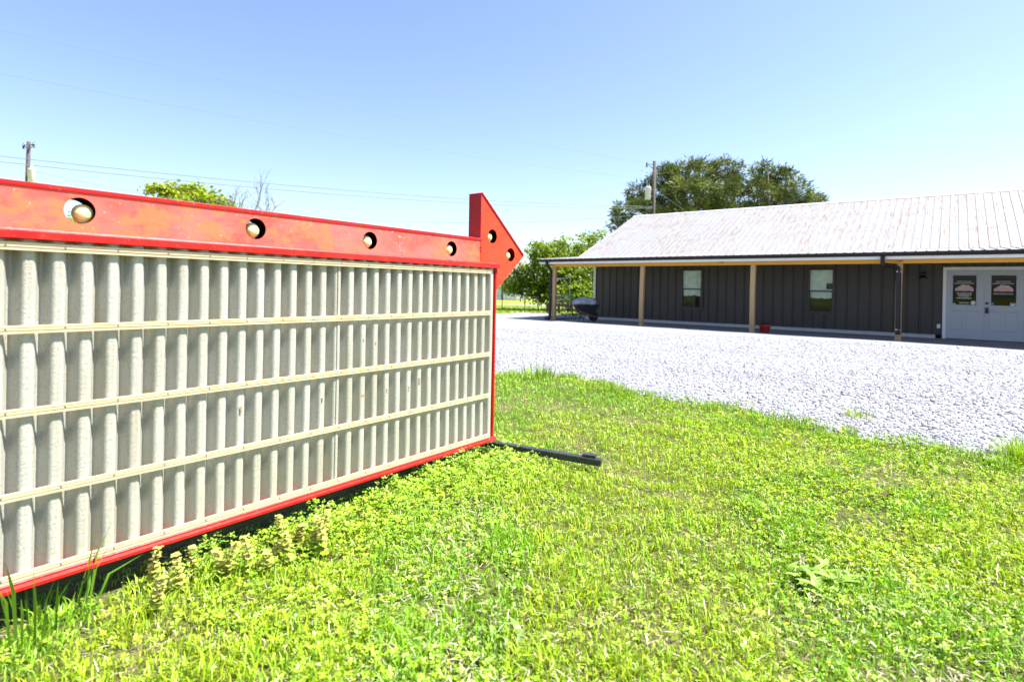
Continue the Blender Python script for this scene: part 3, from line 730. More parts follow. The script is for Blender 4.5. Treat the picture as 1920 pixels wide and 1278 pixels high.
# wall lantern and socket
lm = MB(); lm.lathe([(.055,-.001),(.055,-.02),(.02,-.03),(.02,-.075)], 14, (-.48, .009, 1.80), 'y'); lm.lathe([(.10,1.735),(.112,1.745),(.05,1.79),(.03,1.80)], 18, (-.48, -.085, 0)); lm.lathe([(.05,1.80),(.075,1.83),(.08,1.87),(.055,1.91),(.02,1.925)], 16, (-.48, -.085, 0))
lm.build('wall_lantern', M['black'], B, True)
MB().box(-.125, -.045, -.010, .021, .255, .375).build('socket_cover', M['white'], B, bevel=.004)
# porch posts, beam, fascia, gutter, ceiling
PZ = 2.064
for i, t in enumerate((12.0, 8.31, 4.63, .90, -2.78, -6.4)):
    hx = .07; bxp = -t; lean = .02 if i == 1 else 0.004*i
    zb = (0.0, -.05, -.09, -.06, -.06, -.06)[i]-.05
    m = MB(); a = [(bxp-hx-lean, -2.7-hx), (bxp+hx-lean, -2.7-hx), (bxp+hx-lean, -2.7+hx), (bxp-hx-lean, -2.7+hx)]
    lv = [zb, .55, 1.45, PZ]; bow = [0, -.002, .012 if i == 1 else 0, .03 if i == 1 else .012]
    vs = [(px_+bow[j], py_, lv[j]) for j in range(4) for (px_, py_) in a]
    fs = [(j*4+k, j*4+(k+1) % 4, (j+1)*4+(k+1) % 4, (j+1)*4+k) for j in range(3) for k in range(4)]+[(3,2,1,0),(12,13,14,15)]
    m.add(vs, fs).build('porch_post', M['post'], B, bevel=.006)
cutx = [-12.07, -8.31, -4.62, -.90, 2.79, XB]
for a, b in zip(cutx[:-1], cutx[1:]): MB().box(a+.002, b-.002, -2.775, -2.625, PZ+.001, 2.235).build('porch_beam', M['beam'], B, bevel=.003)
XE0, XE1 = -12.56, XB+.5
MB().box(XE0+.04, XE1, -2.985, -2.96, 2.168, 2.262).build('fascia', M['white'], B)
MB().box(XE0+.03, XE1, -2.958, -.02, 2.245, 2.257).build('porch_ceiling', M['post'], B)
gp = [(-2.987,2.245),(-3.06,2.245),(-3.085,2.275),(-3.085,2.30),(-3.105,2.335),(-3.105,2.348),(-3.095,2.348),(-3.077,2.30),(-3.077,2.278),(-3.056,2.253),(-2.995,2.253),(-2.995,2.348),(-2.987,2.348)]
gt = MB().extrude_x(gp, XE0-.03, XE1); gt.extrude_x([(-2.99,2.246),(-3.06,2.246),(-3.084,2.275),(-3.104,2.337),(-3.104,2.347),(-2.99,2.347)], XE0-.036, XE0-.0305)
gt.build('gutter', M['gutter'], B)
def dspout(pts, parent): return MB().tube(pts, 1, sq=(.10, .08)).build('downspout', M['gutter'], parent, bevel=.008)
dspout([(-12.15,-3.04,2.244),(-12.15,-3.04,2.16),(-12.13,-2.93,2.05),(-12.125,-2.80,1.95),(-12.125,-2.80,.12),(-12.14,-2.83,.06),(-12.30,-2.90,.045)], B)
dspout([(-1.26,-3.04,2.244),(-1.26,-3.04,2.06),(-1.235,-3.03,2.02),(-1.12,-2.98,2.0),(-.98,-2.90,1.98),(-.93,-2.86,1.93),(-.915,-2.835,1.86),(-.91,-2.83,.17)], B)
for z in (1.83, .28): MB().box(-.965, -.855, -2.872, -2.767, z, z+.025).build('downspout_strap', M['galv'], B)
# roof: ribbed sheets on a deck
ZE, ZB_, ZR = 2.352, 2.61, 4.96; YE, YR = -3.05, BD/2
deck = MB(); x0, x1 = XE0+.02, XE1-.02
deck.add([(x0,YE+.05,ZE-.02),(x1,YE+.05,ZE-.02),(x0,0,ZB_-.02),(x1,0,ZB_-.02),(x0,YR,ZR-.02),(x1,YR,ZR-.02),(x0,BD+.35,ZB_-.17),(x1,BD+.35,ZB_-.17),
          (x0,YE+.05,ZE-.06),(x1,YE+.05,ZE-.06),(x0,0,ZB_-.06),(x1,0,ZB_-.06),(x0,YR,ZR-.06),(x1,YR,ZR-.06),(x0,BD+.35,ZB_-.21),(x1,BD+.35,ZB_-.21)],
         [(0,1,3,2),(2,3,5,4),(4,5,7,6),(8,10,11,9),(10,12,13,11),(12,14,15,13),(0,8,9,1),(6,7,15,14),(0,2,10,8),(2,4,12,10),(4,6,14,12),(1,9,11,3),(3,11,13,5),(5,13,15,7)])
roof = deck.build('roof', M['roof'], B)
RW = .916
def sheet(L, name='roof_panel'):
    prof = []
    for k in range(4):
        b = k*.229; prof += [(b, 0), (b+.085, 0), (b+.094, .019), (b+.116, .019), (b+.125, 0), (b+.165, .0), (b+.172, .004), (b+.18, 0)]
    prof.append((RW-.003, 0)); n = len(prof); mm = MB()
    mm.add([(x, 0, z) for x, z in prof]+[(x, L, z) for x, z in prof]+[(x, 0, z-.0015) for x, z in prof]+[(x, L, z-.0015) for x, z in prof],
           [(i, i+1, i+1+n, i+n) for i in range(n-1)]+[(2*n+i, 3*n+i, 3*n+i+1, 2*n+i+1) for i in range(n-1)]+[(i, 2*n+i, 2*n+i+1, i+1) for i in range(n-1)]+[(n+i, n+i+1, 3*n+i+1, 3*n+i) for i in range(n-1)])
    return mm.mesh(name, M['roof'], recalc=False)
sl1 = atan2(ZR-ZB_, YR); L1 = sqrt((ZR-ZB_)**2+YR**2); sl0 = atan2(ZB_-ZE, -YE); L0 = sqrt((ZB_-ZE)**2+YE**2)
sm, sp = sheet(L1/3+.32), sheet(L0+.04)
rs = random.Random(8); x = XE0; i = 0
while x < XE1-.5:
    o = link('roof_panel', sp, roof, (x, YE-.015, ZE+.002+.0012*(i % 2))); o.rotation_euler = (sl0, 0, 0)
    jl = rs.uniform(-.25, .25)
    for k in range(3):
        q = k/3*L1+(jl if k else 0); up = .010+.005*k+.0012*(i % 2)
        o = link('roof_panel', sm, roof, (x, q*cos(sl1)-up*sin(sl1), ZB_+q*sin(sl1)+up*cos(sl1))); o.rotation_euler = (sl1+.0007, 0, 0)
        if k == 2: o.scale = (1, (L1-q-.02)/(L1/3+.32), 1)
    x += RW; i += 1
rc = MB(); rc.add([(XE0-.01,YR-.16,ZR-.028),(XE1,YR-.16,ZR-.028),(XE0-.01,YR,ZR+.048),(XE1,YR,ZR+.048),(XE0-.01,YR+.16,ZR-.028),(XE1,YR+.16,ZR-.028),(XE0-.01,YR,ZR+.03),(XE1,YR,ZR+.03)], [(0,1,3,2),(2,3,5,4),(0,6,7,1),(6,4,5,7),(0,2,4,6),(1,7,5,3)])
rc.build('ridge_cap', M['galv'], roof)
# gable rake trim
rk = MB(); rk.add([(XE0-.012,0,ZB_-.10),(XE0+.012,0,ZB_-.10),(XE0-.012,0,ZB_+.012),(XE0+.012,0,ZB_+.012),(XE0-.012,YR,ZR-.10),(XE0+.012,YR,ZR-.10),(XE0-.012,YR,ZR+.012),(XE0+.012,YR,ZR+.012)], [(0,1,3,2),(4,6,7,5),(0,2,6,4),(1,5,7,3),(2,3,7,6),(0,4,5,1)])
rk.build('rake_trim', M['white'], roof)

# ------------------------------------------------------------------ things on and near the porch
def bw(bx, by, z=0): x, y = b2w(bx, by); return (x, y, z)
fp = empty('flower_pot', bw(-4.36, -2.33, ZF), 0, 'red plastic flower pot beside a wooden porch post', 'flower pot')
MB().lathe([(.115,0),(.125,.01),(.165,.20),(.185,.205),(.190,.25),(.178,.25),(.165,.21),(.16,.20)], 24).build('pot', M['terracotta'], fp, True)
MB().lathe([(.158,.205),(.155,.222),(.05,.235)], 20).build('soil', M['soil'], fp)
r = random.Random(3); dm = MB()
for k in range(34):
    a = r.uniform(0, 6.28); q = r.uniform(.02, .13); L = r.uniform(.04, .10)
    dm.tube([(q*cos(a), q*sin(a), .22), (q*1.2*cos(a), q*1.2*sin(a), .22+L), (q*1.5*cos(a+.3), q*1.5*sin(a+.3), .21+L*1.2)], [.006, .005, .003], 4)
dm.build('dead_stems', M['soil'], fp)
# wheelbarrow, wheel to the right
WB = empty('wheelbarrow', bw(-11.0, -2.02, ZF+.002), radians(12), 'black wheelbarrow with wooden handles parked under the porch end', 'wheelbarrow')
tr = MB(); t0 = [(-.42,-.30,.62),(.50,-.30,.66),(.50,.30,.66),(-.42,.30,.62)]; t1 = [(-.20,-.21,.30),(.24,-.19,.25),(.24,.19,.25),(-.20,.21,.30)]; t2 = [(-.45,-.335,.625),(.54,-.335,.668),(.54,.335,.668),(-.45,.335,.625)]
ti = [(-.40,-.28,.615),(.47,-.28,.65),(.47,.28,.65),(-.40,.28,.615)]; tb = [(-.18,-.19,.315),(.22,-.17,.265),(.22,.17,.265),(-.18,.19,.315)]
q4 = lambda a, b: [(a+k, a+(k+1) % 4, b+(k+1) % 4, b+k) for k in range(4)]
tr.add(t1+t0+t2+[(x, y, z+.015) for x, y, z in t2]+ti+tb, [(3,2,1,0)]+q4(0,4)+q4(4,8)+q4(8,12)+q4(12,16)+q4(16,20)+[(20,21,22,23)])
tr.build('tray', M['tray'], WB)
for s_ in (-1, 1):
    MB().tube([(-.92, s_*.29, .60), (-.40, s_*.26, .43), (.20, s_*.22, .225), (.46, s_*.10, .17)], 1, sq=(.036, .042)).build('handle', M['handle_wood'], WB)
    MB().tube([(-.24, s_*.23, .39), (-.34, s_*.26, .012), (-.16, s_*.25, .012), (-.06, s_*.19, .33)], .014, 8).build('leg', M['black'], WB)
wh = empty('wheel', (.34, 0, .19), 0, parent=WB)
MB().lathe([(.12,-.03),(.165,-.042),(.19,-.025),(.192,0),(.19,.025),(.165,.042),(.12,.03)], 26, (0,0,0), 'y').build('tyre', M['tyre'], wh, True)
MB().lathe([(.02,-.045),(.02,-.03),(.118,-.024),(.118,.024),(.02,.03),(.02,.045)], 22, (0,0,0), 'y').build('rim', M['galv'], wh)
# bundled grey tarp piled on the tray
bm = bmesh.new(); bmesh.ops.create_icosphere(bm, subdivisions=4, radius=1)
from mathutils import noise as mnoise
for v in bm.verts:
    p = v.co.copy(); n_ = mnoise.noise(p*1.7)*.22+mnoise.noise(p*4.1)*.12+abs(mnoise.noise(p*7))*.06
    p *= 1+n_; v.co = Vector((p.x*.50+.02, p.y*.33, max(p.z, -.35)*.20+.09+.06*max(0, .4-abs(p.x+.05))))
    if v.co.z < .03: v.co.z = .025+.012*mnoise.noise(p*9); v.co.x *= 1.05; v.co.y *= 1.04
me = bpy.data.meshes.new('tarp_bundle'); bm.to_mesh(me); bm.free(); me.materials.append(M['tarp'])
for p in me.polygons: p.use_smooth = True
x_, y_, z_ = bw(-11.0, -2.02, ZF+.645); tb_ = link('tarp_bundle', me, None, (x_, y_, z_), radians(12)); tag(tb_, 'crumpled grey tarp heaped on the black wheelbarrow', 'tarp')
# tripod stand with two hoops, and a rusty frame
ts = empty('hoop_stand', (2.42, 24.3, -.06), 0, 'thin grey metal stand with two hoops at the porch end', 'stand')
def hoop(rx, ry, z, c=(0, 0), n=18, tl=0): return [(c[0]+rx*cos(2*pi*k/n), c[1]+ry*sin(2*pi*k/n), z+tl*cos(2*pi*k/n)) for k in range(n+1)]
MB().tube([(.10,0,.55),(.10,0,1.82)], .014, 6).build('post', M['galv'], ts)
MB().tube(hoop(.44, .44, 1.72, (-.28, .0), tl=.06), .024, 6, False).build('hoop', M['galv'], ts)
MB().tube(hoop(.46, .44, .98, (-.28, .0), tl=-.02), .026, 6, False).build('hoop', M['galv'], ts)
MB().tube(hoop(.34, .3, .80, (-.30, .0), tl=.05), .022, 6, False).build('hoop', M['galv'], ts)
for k in range(4):
    a = .6+k*pi/2; MB().tube([(.10,0,.55),(.10+.05*cos(a), .05*sin(a), .4),(.10+.36*cos(a), .36*sin(a), .012)], .013, 6).build('leg', M['black'], ts)
rf = empty('rusty_frame', (2.72, 25.2, -.095), radians(-8), 'low rusty brown metal frame with rails behind the wheelbarrow', 'frame')
for xx in (-.45, .02, .50):
    MB().tube([(xx, 0, 0), (xx, 0, .84)], .022, 6).build('post', M['rust'], rf)
for z in (.80, .42):
    MB().tube([(-.47, -.0, z), (.56, 0, z-.02)], .024, 6).build('rail', M['rust'], rf)
MB().tube([(-.43, .03, .10), (.0, .03, .78)], .016, 6).build('brace', M['rust'], rf)
# weeds at the porch edge are added further down with the other plants

# ------------------------------------------------------------------ background: fences, house, poles, trees
fw_ = empty('wire_fence', (0, 0, -.1), 0, 'thin wire fence on dark steel posts beyond the gravel', 'fence')
fp_ = [(-9.5, 33.2), (-6.9, 32.4), (-4.4, 31.7), (-2.3, 31.1), (-.52, 30.5), (.68, 29.0), (1.35, 28.4)]
for (a, b) in fp_:
    MB().box(a-.022, a+.022, b-.022, b+.022, 0, .92).build('post', M['black'], fw_)
for z in (.25, .5, .72, .88): MB().tube([(a, b-.03, z) for a, b in fp_], .005, 4).build('wire', M['wire'], fw_)
wf = empty('timber_rail_fence', (0, 0, -.1), 0, 'short dark wooden rail fence behind the porch corner', 'fence')
for (a, b) in ((1.80, 28.2), (2.37, 28.1), (3.9, 27.9)): MB().box(a-.065, a+.065, b-.065, b+.065, 0, .62).build('post', M['timber'], wf, bevel=.01)
MB().box(1.70, 4.0, 27.86, 27.93, .47, .56).build('rail', M['timber'], wf)
tm = MB().box(.9, 3.4, 27.2, 27.34, -.1, .03).build('landscape_timber', M['timber'], bevel=.01); tag(tm, 'dark timber edging the gravel below the wooden rail fence', 'timber')
# far gravel road
mm = MB(); mm.add([(-60,44.5,-.094),(60,44.5,-.094),(60,47.2,-.094),(-60,47.2,-.094)], [(0,1,2,3)])
tag(mm.build('road', M['gravel']), 'pale gravel road crossing the far field', 'road', kind='structure')
# small pale blue house
H = empty('blue_house', (-3.9, 62, -.1), radians(4), 'small pale blue house with dark shutters far across the field', 'house')
hw = MB(); hw.add([(-6,0,0),(5.4,0,0),(5.4,8,0),(-6,8,0),(-6,0,2.7),(5.4,0,2.7),(5.4,8,2.7),(-6,8,2.7),(-6,4,4.4),(5.4,4,4.4)], [(0,1,5,4),(1,2,6,9,5),(2,3,7,6),(3,0,4,8,7),(4,5,9,8),(6,7,8,9)])
wl = hw.build('wall', M['siding_blue'], H)
for k in range(12): MB().box(-6, 5.4, -.022, -.004, .3+k*.2, .3+k*.2+.185).build('siding_board', M['siding_blue'], wl)
rm = MB(); rm.add([(-6.3,-.5,2.52),(5.7,-.5,2.52),(-6.3,4,4.5),(5.7,4,4.5),(-6.3,8.5,2.52),(5.7,8.5,2.52),(-6.3,-.5,2.40),(5.7,-.5,2.40),(-6.3,4,4.36),(5.7,4,4.36),(-6.3,8.5,2.40),(5.7,8.5,2.40)], [(0,1,3,2),(2,3,5,4),(6,8,9,7),(8,10,11,9),(0,6,7,1),(4,5,11,10),(0,2,8,6),(2,4,10,8),(1,7,9,3),(3,9,11,5)])
rm.build('roof', M['shingle'], H)
MB().box(-6.02, 5.42, -.05, -.003, 0, .28).build('foundation', M['white'], H)
for xx in (-4.4, -1.4, 1.2, 3.85):
    wn = MB().box(xx-.5, xx+.5, -.06, -.03, .95, 2.25).build('window', M['white'], H)
    for (a, b, c_, e) in ((-.43,-.02,1.0,1.58),(.02,.43,1.0,1.58),(-.43,-.02,1.63,2.2),(.02,.43,1.63,2.2)): MB().box(xx+a, xx+b, -.068, -.0605, c_, e).build('pane', M['glass_far'], wn)
    for s_ in (-.72, .72): MB().box(xx+s_-.17, xx+s_+.17, -.06, -.03, .93, 2.27).build('shutter', M['shutter'], H)
MB().box(2.75, 2.9, -.10, -.03, 0, 2.4).build('corner_post', M['shutter'], H)
pr = MB().box(2.95, 5.42, -.14, -.07, .05, .62).build('porch_skirt', M['white'], H)
# utility poles
def pole(name, loc, rz, h_, label, armside, lean=0, tside=1):
    P_ = empty(name, loc, rz, label, 'utility pole', 'wooden utility poles')
    MB().tube([(0,0,0), (lean*.5,0,h_*.5), (lean,0,h_)], [.17, .135, .105], 12).build('post', M['pole'], P_, True)
    for sd in armside:
        MB().tube([(lean, 0, h_-.25), (lean+sd*.45, 0, h_-.18)], .025, 6).build('bracket', M['black'], P_)
        MB().tube([(lean, 0, h_-.62), (lean+sd*.45, 0, h_-.20)], .018, 6).build('brace', M['black'], P_)
        MB().lathe([(.05,-.30),(.075,-.28),(.04,-.23),(.075,-.18),(.04,-.13),(.07,-.08),(.03,0),(.03,.06)], 10, (lean+sd*.52, 0, h_-.12)).build('insulator', M['black'], P_)
    tx = lean+tside*.42; tz = h_-2.2
    tf = MB().lathe([(.17,-.42),(.19,-.40),(.19,.36),(.20,.38),(.17,.44),(.05,.47)], 16, (tx, -.05, tz)).build('transformer', M['porcelain'], P_, True)
    for k in (-.07, .07): MB().lathe([(.03,0),(.045,.04),(.025,.08),(.045,.12),(.02,.18),(.012,.30)], 8, (tx+k, -.05, tz+.45)).build('bushing', M['galv'], tf)
    for z in (.25, -.2): MB().box(min(lean, tx), max(lean, tx), -.03, .0, tz+z, tz+z+.06).build('hanger', M['galv'], tf)
    MB().tube([(tx, -.05, tz-.42), (tx+.05, 0, tz-.8), (lean+.14, -.05, tz-1.0), (lean+.15, -.02, tz-2.5)], .02, 5).build('cable', M['black'], P_)
    return P_
pole('utility_pole', (-31.4, 36, -.1), radians(-20), 10.1, 'utility pole at the far left edge, rising behind the red sign', (-1, 1), .25, 1)
pole('utility_pole', (9.46, 38, -.1), 0, 10.1, 'utility pole behind the roof in front of the pine', (-1,), .05, -1)
pole('utility_pole', (-24, 16, -.1), radians(40), 10.3, 'utility pole carrying the near ends of the overhead wires', (-1, 1), 0, 1)
def wire(a, b, sag, label, rad=.010, n=40):
    a, b = Vector(a), Vector(b); pts = []
    for k in range(n+1):
        t = k/n; p = a.lerp(b, t); p.z -= sag*4*t*(1-t); pts.append(p)
    tag(MB().tube(pts, rad, 4).build('power_line', M['wire'], smooth=True), label, 'wire', 'overhead wires')
NP, RP, LP = (-24, 16), (9.46, 38), (-31.2, 36)
wire((NP[0], NP[1], 10.25), (RP[0]-.55, RP[1], 9.85), .35, 'thin topmost overhead wire crossing the upper left sky', .0048)
wire((NP[0], NP[1], 8.70), (RP[0]-.4, RP[1], 8.75), .45, 'thin second overhead wire crossing the left sky', .0048)
wire((NP[0], NP[1], 5.62), (RP[0], RP[1]-.1, 6.90), .55, 'upper of the paired dark wires sagging above the sign', .012)
wire((NP[0], NP[1], 5.48), (RP[0], RP[1]-.1, 6.80), .66, 'lower of the paired dark wires sagging above the sign', .012)
wire((LP[0], LP[1], 8.2), (RP[0], RP[1]-.1, 6.45), 1.75, 'low slack wire running between the two far poles', .011)
wire((RP[0], RP[1], 8.2), (19, 47, 5.6), .3, 'service wire slanting right from the pole behind the roof', .014)
wire((LP[0]+.2, LP[1], 8.0), (-22, 52, 4.5), .3, 'service wire slanting down from the far left pole', .008)

# ---- trees
def leafcloud(blobs, per, size, asp, cols, seed, up=.0, clump=.45, radial=False, k=26):
    """blobs: (x,y,z,rx,ry,rz,weight). leaf faces gathered in clumps through each blob's volume"""
    r = np.random.default_rng(seed); PV, PC = [], []
    for (bx, by, bz, rx, ry, rz, wt) in blobs:
        nc = max(6, int(per*wt)); u = r.normal(size=(nc, 3)); u /= np.linalg.norm(u, axis=1)[:, None]
        rad = .45+.6*r.random(nc)**.55; c = u*rad[:, None]*np.array([rx, ry, rz])+np.array([bx, by, bz])
        tone = .5+.9*r.random(nc); pick = r.integers(0, len(cols), nc)
        cs = clump*(.55+.8*r.random(nc))
        off = r.normal(size=(nc, k, 3))*cs[:, None, None]*np.array([.55, .55, .42]); P = c[:, None]+off
        if radial: dr = off+.6*cs[:, None, None]*u[:, None]*.5+np.array([0, 0, .22])*cs[:, None, None]; dr += r.normal(size=dr.shape)*.25*cs[:, None, None]
        else: dr = r.normal(size=P.shape)+np.array([0, 0, up])
        dr /= np.linalg.norm(dr, axis=2)[..., None]+1e-6
        sd = np.cross(dr, r.normal(size=P.shape)); sd /= np.linalg.norm(sd, axis=2)[..., None]+1e-6
        L = size*(.6+.8*r.random((nc, k, 1))); W = L*asp
        q = np.stack([P-dr*L*.5, P+sd*W*.5, P+dr*L*.5, P-sd*W*.5], 2)
        cc = np.array(cols)[pick][:, None]*tone[:, None, None]*(.8+.4*r.random((nc, k, 1)))
        PV.append(q.reshape(-1, 3)); PC.append(np.repeat(cc.reshape(-1, 3), 4, 0))
    V = np.concatenate(PV); C_ = np.concatenate(PC); return V, np.arange(len(V)).reshape(-1, 4), C_
def tree(name, label, base, trunk_r, blobs, per, size, asp, cols, seed, mat, bark, fork, clump=.45, radial=False, group=None, nleaf=26):
    T = empty(name, base, 0, label, 'tree', group); r = random.Random(seed)
    rel = [(b[0]-base[0], b[1]-base[1], b[2]-base[2], *b[3:]) for b in blobs]
    top = max(b[2] for b in rel); m = MB()
    m.tube([(0,0,-.1), (.06, .03, fork*.5), (.12, .05, fork), (.2, .05, (fork+top)/2), (.1, 0, top)], [trunk_r*1.25, trunk_r, trunk_r*.85, trunk_r*.5, trunk_r*.12], 9)
    for b in rel:
        for k in range(3):
            e = Vector((b[0]+r.uniform(-.6, .6)*b[3], b[1]+r.uniform(-.6, .6)*b[4], b[2]+r.uniform(-.3, .6)*b[5])); s0 = min(fork*r.uniform(.75, 1.25), e.z*.9); st = Vector((.1, .04, s0))
            md = st.lerp(e, .5)+Vector((0, 0, r.uniform(-.05, .15)*e.z*.3)); m.tube([st, md, e], [trunk_r*.42, trunk_r*.26, trunk_r*.06], 6)
            for j in range(3):
                e2 = md.lerp(e, .5)+Vector((r.uniform(-1, 1)*b[3]*.5, r.uniform(-1, 1)*b[4]*.5, r.uniform(-.3, .7)*b[5]*.6)); m.tube([md, e2], [trunk_r*.16, trunk_r*.03], 5)
    m.build('trunk', bark, T, True)
    V, Q, C_ = leafcloud(rel, per, size, asp, cols, seed, clump=clump, radial=radial, k=nleaf)
    link('crown', np_mesh('crown', V, None, Q, C_, mat), T); return T
def at(px, py, Z):            # a point in the scene from its bearing and distance
    a, b = px-960, 540.4-py; c, s = cos(radians(1.09)), sin(radians(1.09)); return ((a*c-b*s)/1050*Z, Z, 1.2+(b*c+a*s)/1050*Z)
def blobs_at(lst, Z, dz, seed):
    r = random.Random(seed); out = []
    for (px, py, rx, ry) in lst:
        z = Z+r.uniform(-1, 1)*dz; x, y, h_ = at(px, py, z); k = z/1050
        out.append((x, y, h_, rx*k, rx*k*.8, ry*k, rx*ry/1000))
    return out
PINE = [(.078, .108, .020), (.10, .13, .027), (.14, .165, .036), (.05, .075, .018)]
bl = blobs_at([(1172,398,24,18),(1165,425,18,14),(1200,362,24,24),(1206,402,30,26),(1250,335,34,24),(1243,375,38,30),(1300,325,46,24),(1355,318,34,22),(1300,365,52,34),(1262,410,48,22),(1350,355,46,34),(1330,400,56,28),(1378,392,26,24),(1372,345,18,16)], 47, 2.6, 1)
tree('pine_tree', 'large rounded dark pine rising behind the roof and pole', (15.2, 47.5, -.1), .38, bl, 44, .36, .2, PINE, 31, M['needle'], M['bark'], 4.5, .50, True, nleaf=60)
bl = blobs_at([(1435,330,34,26),(1470,340,36,26),(1418,352,22,20),(1490,362,34,20),(1450,375,46,26),(1530,372,22,10),(1500,385,40,14),(1412,395,24,20)], 50, 2.4, 2)
tree('pine_tree', 'pine with a drooping right side above the roof ridge', (22.8, 50.5, -.1), .36, bl, 44, .36, .2, PINE, 32, M['needle'], M['bark'], 4.5, .50, True, nleaf=60)
BR = [(.12, .205, .012), (.18, .26, .016), (.075, .14, .012), (.22, .295, .025)]
bl = blobs_at([(1030,492,42,26),(985,520,24,22),(1000,542,30,20),(1045,525,48,34),(1085,505,40,30),(1075,550,42,18),(1010,470,22,16),(1060,470,40,16),(1030,556,34,12),(966,525,16,22),(960,540,10,12),(1095,535,30,26),(1040,545,40,20)], 31.5, 1.3, 3)
tree('leafy_tree', 'bright green bushy tree beside the left end of the porch', (3.3, 32, -.1), .16, bl, 70, .16, .66, BR, 33, M['leaf'], M['bark'], 1.0, .33)
bl = blobs_at([(1090,455,34,18),(1130,448,30,14),(1120,475,40,20),(1055,463,22,12)], 41, 1.3, 4)
tree('leafy_tree', 'pale green tree showing just above the left roof edge', (6.0, 41, -.1), .18, bl, 40, .19, .62, [(.21,.30,.02),(.26,.33,.03),(.15,.25,.02)], 34, M['leaf'], M['bark'], 2.0, .4)
bl = blobs_at([(300,362,24,12),(340,358,34,14),(385,368,34,12),(420,382,20,8),(350,392,70,18),(400,405,60,20),(300,400,40,20)], 55, 2, 5)
tree('leafy_tree', 'yellow-green tree crown peeking above the red sign', (-31.5, 55, -.1), .3, bl, 60, .36, .62, [(.27,.34,.016),(.32,.37,.025),(.21,.28,.012)], 35, M['leaf'], M['bark'], 4, .62)
bl = blobs_at([(250,420,60,24),(180,428,60,18),(330,428,60,18),(420,430,60,18)], 60, 2, 6)
tree('leafy_tree', 'low tree seen through the round openings of the sign', (-38, 60, -.1), .3, bl, 22, .4, .6, [(.14,.2,.02),(.18,.23,.03)], 36, M['leaf'], M['bark'], 2.5, .7)
def bare(name, label, base, h_, seed, spread):
    T = empty(name, base, 0, label, 'tree', 'bare trees beyond the sign'); r = random.Random(seed); trunk = MB(); twigs = MB()
    def grow(p, d, L, rad, lv, mbx):
        e = p+d*L; mid = p.lerp(e, .5)+Vector((r.uniform(-1, 1), r.uniform(-1, 1), 0))*L*.06
        mbx.tube([p, mid, e], [rad, rad*.8, rad*.6], 5 if lv > 1 else 3, False)
        if lv == 0: return
        for k in range(r.choice((2, 3, 3)) if lv > 1 else 3):
            nd = (d+Vector((r.uniform(-1, 1), r.uniform(-1, 1), r.uniform(-.25, .55)))*spread).normalized()
            grow(e if k < 2 else mid, nd, L*r.uniform(.6, .85), rad*.62, lv-1, twigs)
    grow(Vector((0, 0, 0)), Vector((.03, 0, 1)), h_*.30, h_*.015, 5, trunk)
    trunk.build('trunk', M['bark_grey'], T); twigs.build('branches', M['bark_grey'], T)
bare('bare_tree', 'leafless grey tree beside the yellow-green crown', (-25.3, 52, -.1), 11.6, 4, .72)
bare('bare_tree', 'smaller leafless grey tree further right above the sign', (-23.6, 54, -.1), 12.0, 9, .75)

# ------------------------------------------------------------------ single plants
def rosette(name, label, loc, n, L, W, col, seed, cat='weed', group=None, up=.6, var=.3):
    r = np.random.default_rng(seed); V, Q, C_ = [], [], []; b = 0
    for k in range(n):
        a = r.random()*6.283; l_ = L*(.6+.5*r.random()); w_ = W*(.7+.5*r.random()); el = up*(.4+1.0*r.random()); ns = 6; cc = np.clip(np.array(col)*(1+var*(r.random()*2-1)), 0, 1)
        x0, y0 = (r.random(2)-.5)*L*1.9
        for j in range(ns+1):
            t = j/ns; e = el*(1-.9*t*t*.8); d = l_*t; ww = w_*(sin(pi*min(1, .08+.92*t))**.8)*.5+.0008; zz = d*sin(el)*(1-.45*t)
            cx_, cy_ = x0+cos(a)*d*cos(e), y0+sin(a)*d*cos(e)
            for s_ in (-1, 0, 1): V.append((cx_-sin(a)*ww*s_, cy_+cos(a)*ww*s_, zz+(.25*ww if s_ else -.1*ww))); C_.append(cc)
        for j in range(ns):
            for s_ in (0, 1): i = b+j*3+s_; Q.append((i, i+1, i+4, i+3))
        b += (ns+1)*3
    return tag(link(name, np_mesh(name, np.array(V), None, np.array(Q), np.array(C_), M['grassblade'], True), None, loc), label, cat, group)
def clump(name, label, loc, n, h0, h1, wd, rad, col, seed, cat='grass tuft', group=None, lean=.7):
    r = np.random.default_rng(seed); a = r.random(n)*6.283; q = rad*np.sqrt(r.random(n)); x, y = q*np.cos(a), q*np.sin(a)
    V, T, Q, C_ = blades(x, y, x*0, h0+(h1-h0)*r.random(n), wd*(.7+.6*r.random(n)), .1+lean*r.random(n), a+(r.random(n)-.5)*1.2, jit(col, n, r), r)
    return tag(link(name, np_mesh(name, V, T.reshape(-1, 3), Q.reshape(-1, 4), C_, M['grassblade']), None, loc), label, cat, group)
clump('tall_grass_clump', 'tall grass blades rising before the left end of the sign', (-1.62, 1.93, -.01), 40, .10, .36, .009, .17, (.13, .25, .02), 41, lean=.7)
clump('tall_grass_clump', 'second tall grass clump at the lower left corner', (-1.50, 1.62, -.01), 18, .10, .24, .010, .16, (.2, .3, .03), 42, lean=.75)
rosette('broadleaf_weed', 'broad-leaved green weed in the right foreground lawn', (1.30, 2.30, .0), 42, .12, .026, (.20, .34, .05), 43, up=1.0)
rosette('broadleaf_weed', 'small pale leafy weed at the bottom centre of the lawn', (-.02, 1.86, .0), 9, .08, .024, (.17, .26, .05), 44, up=1.1)
clump('grass_tuft', 'large green grass tuft at the right end of the gravel edge', (3.86, 4.12, .0), 560, .06, .21, .006, .22, (.24, .35, .02), 45, lean=.75)
clump('grass_tuft', 'sparse grass tuft growing alone in the near gravel', (3.40, 5.45, .01), 130, .03, .11, .005, .15, (.26, .32, .04), 46)
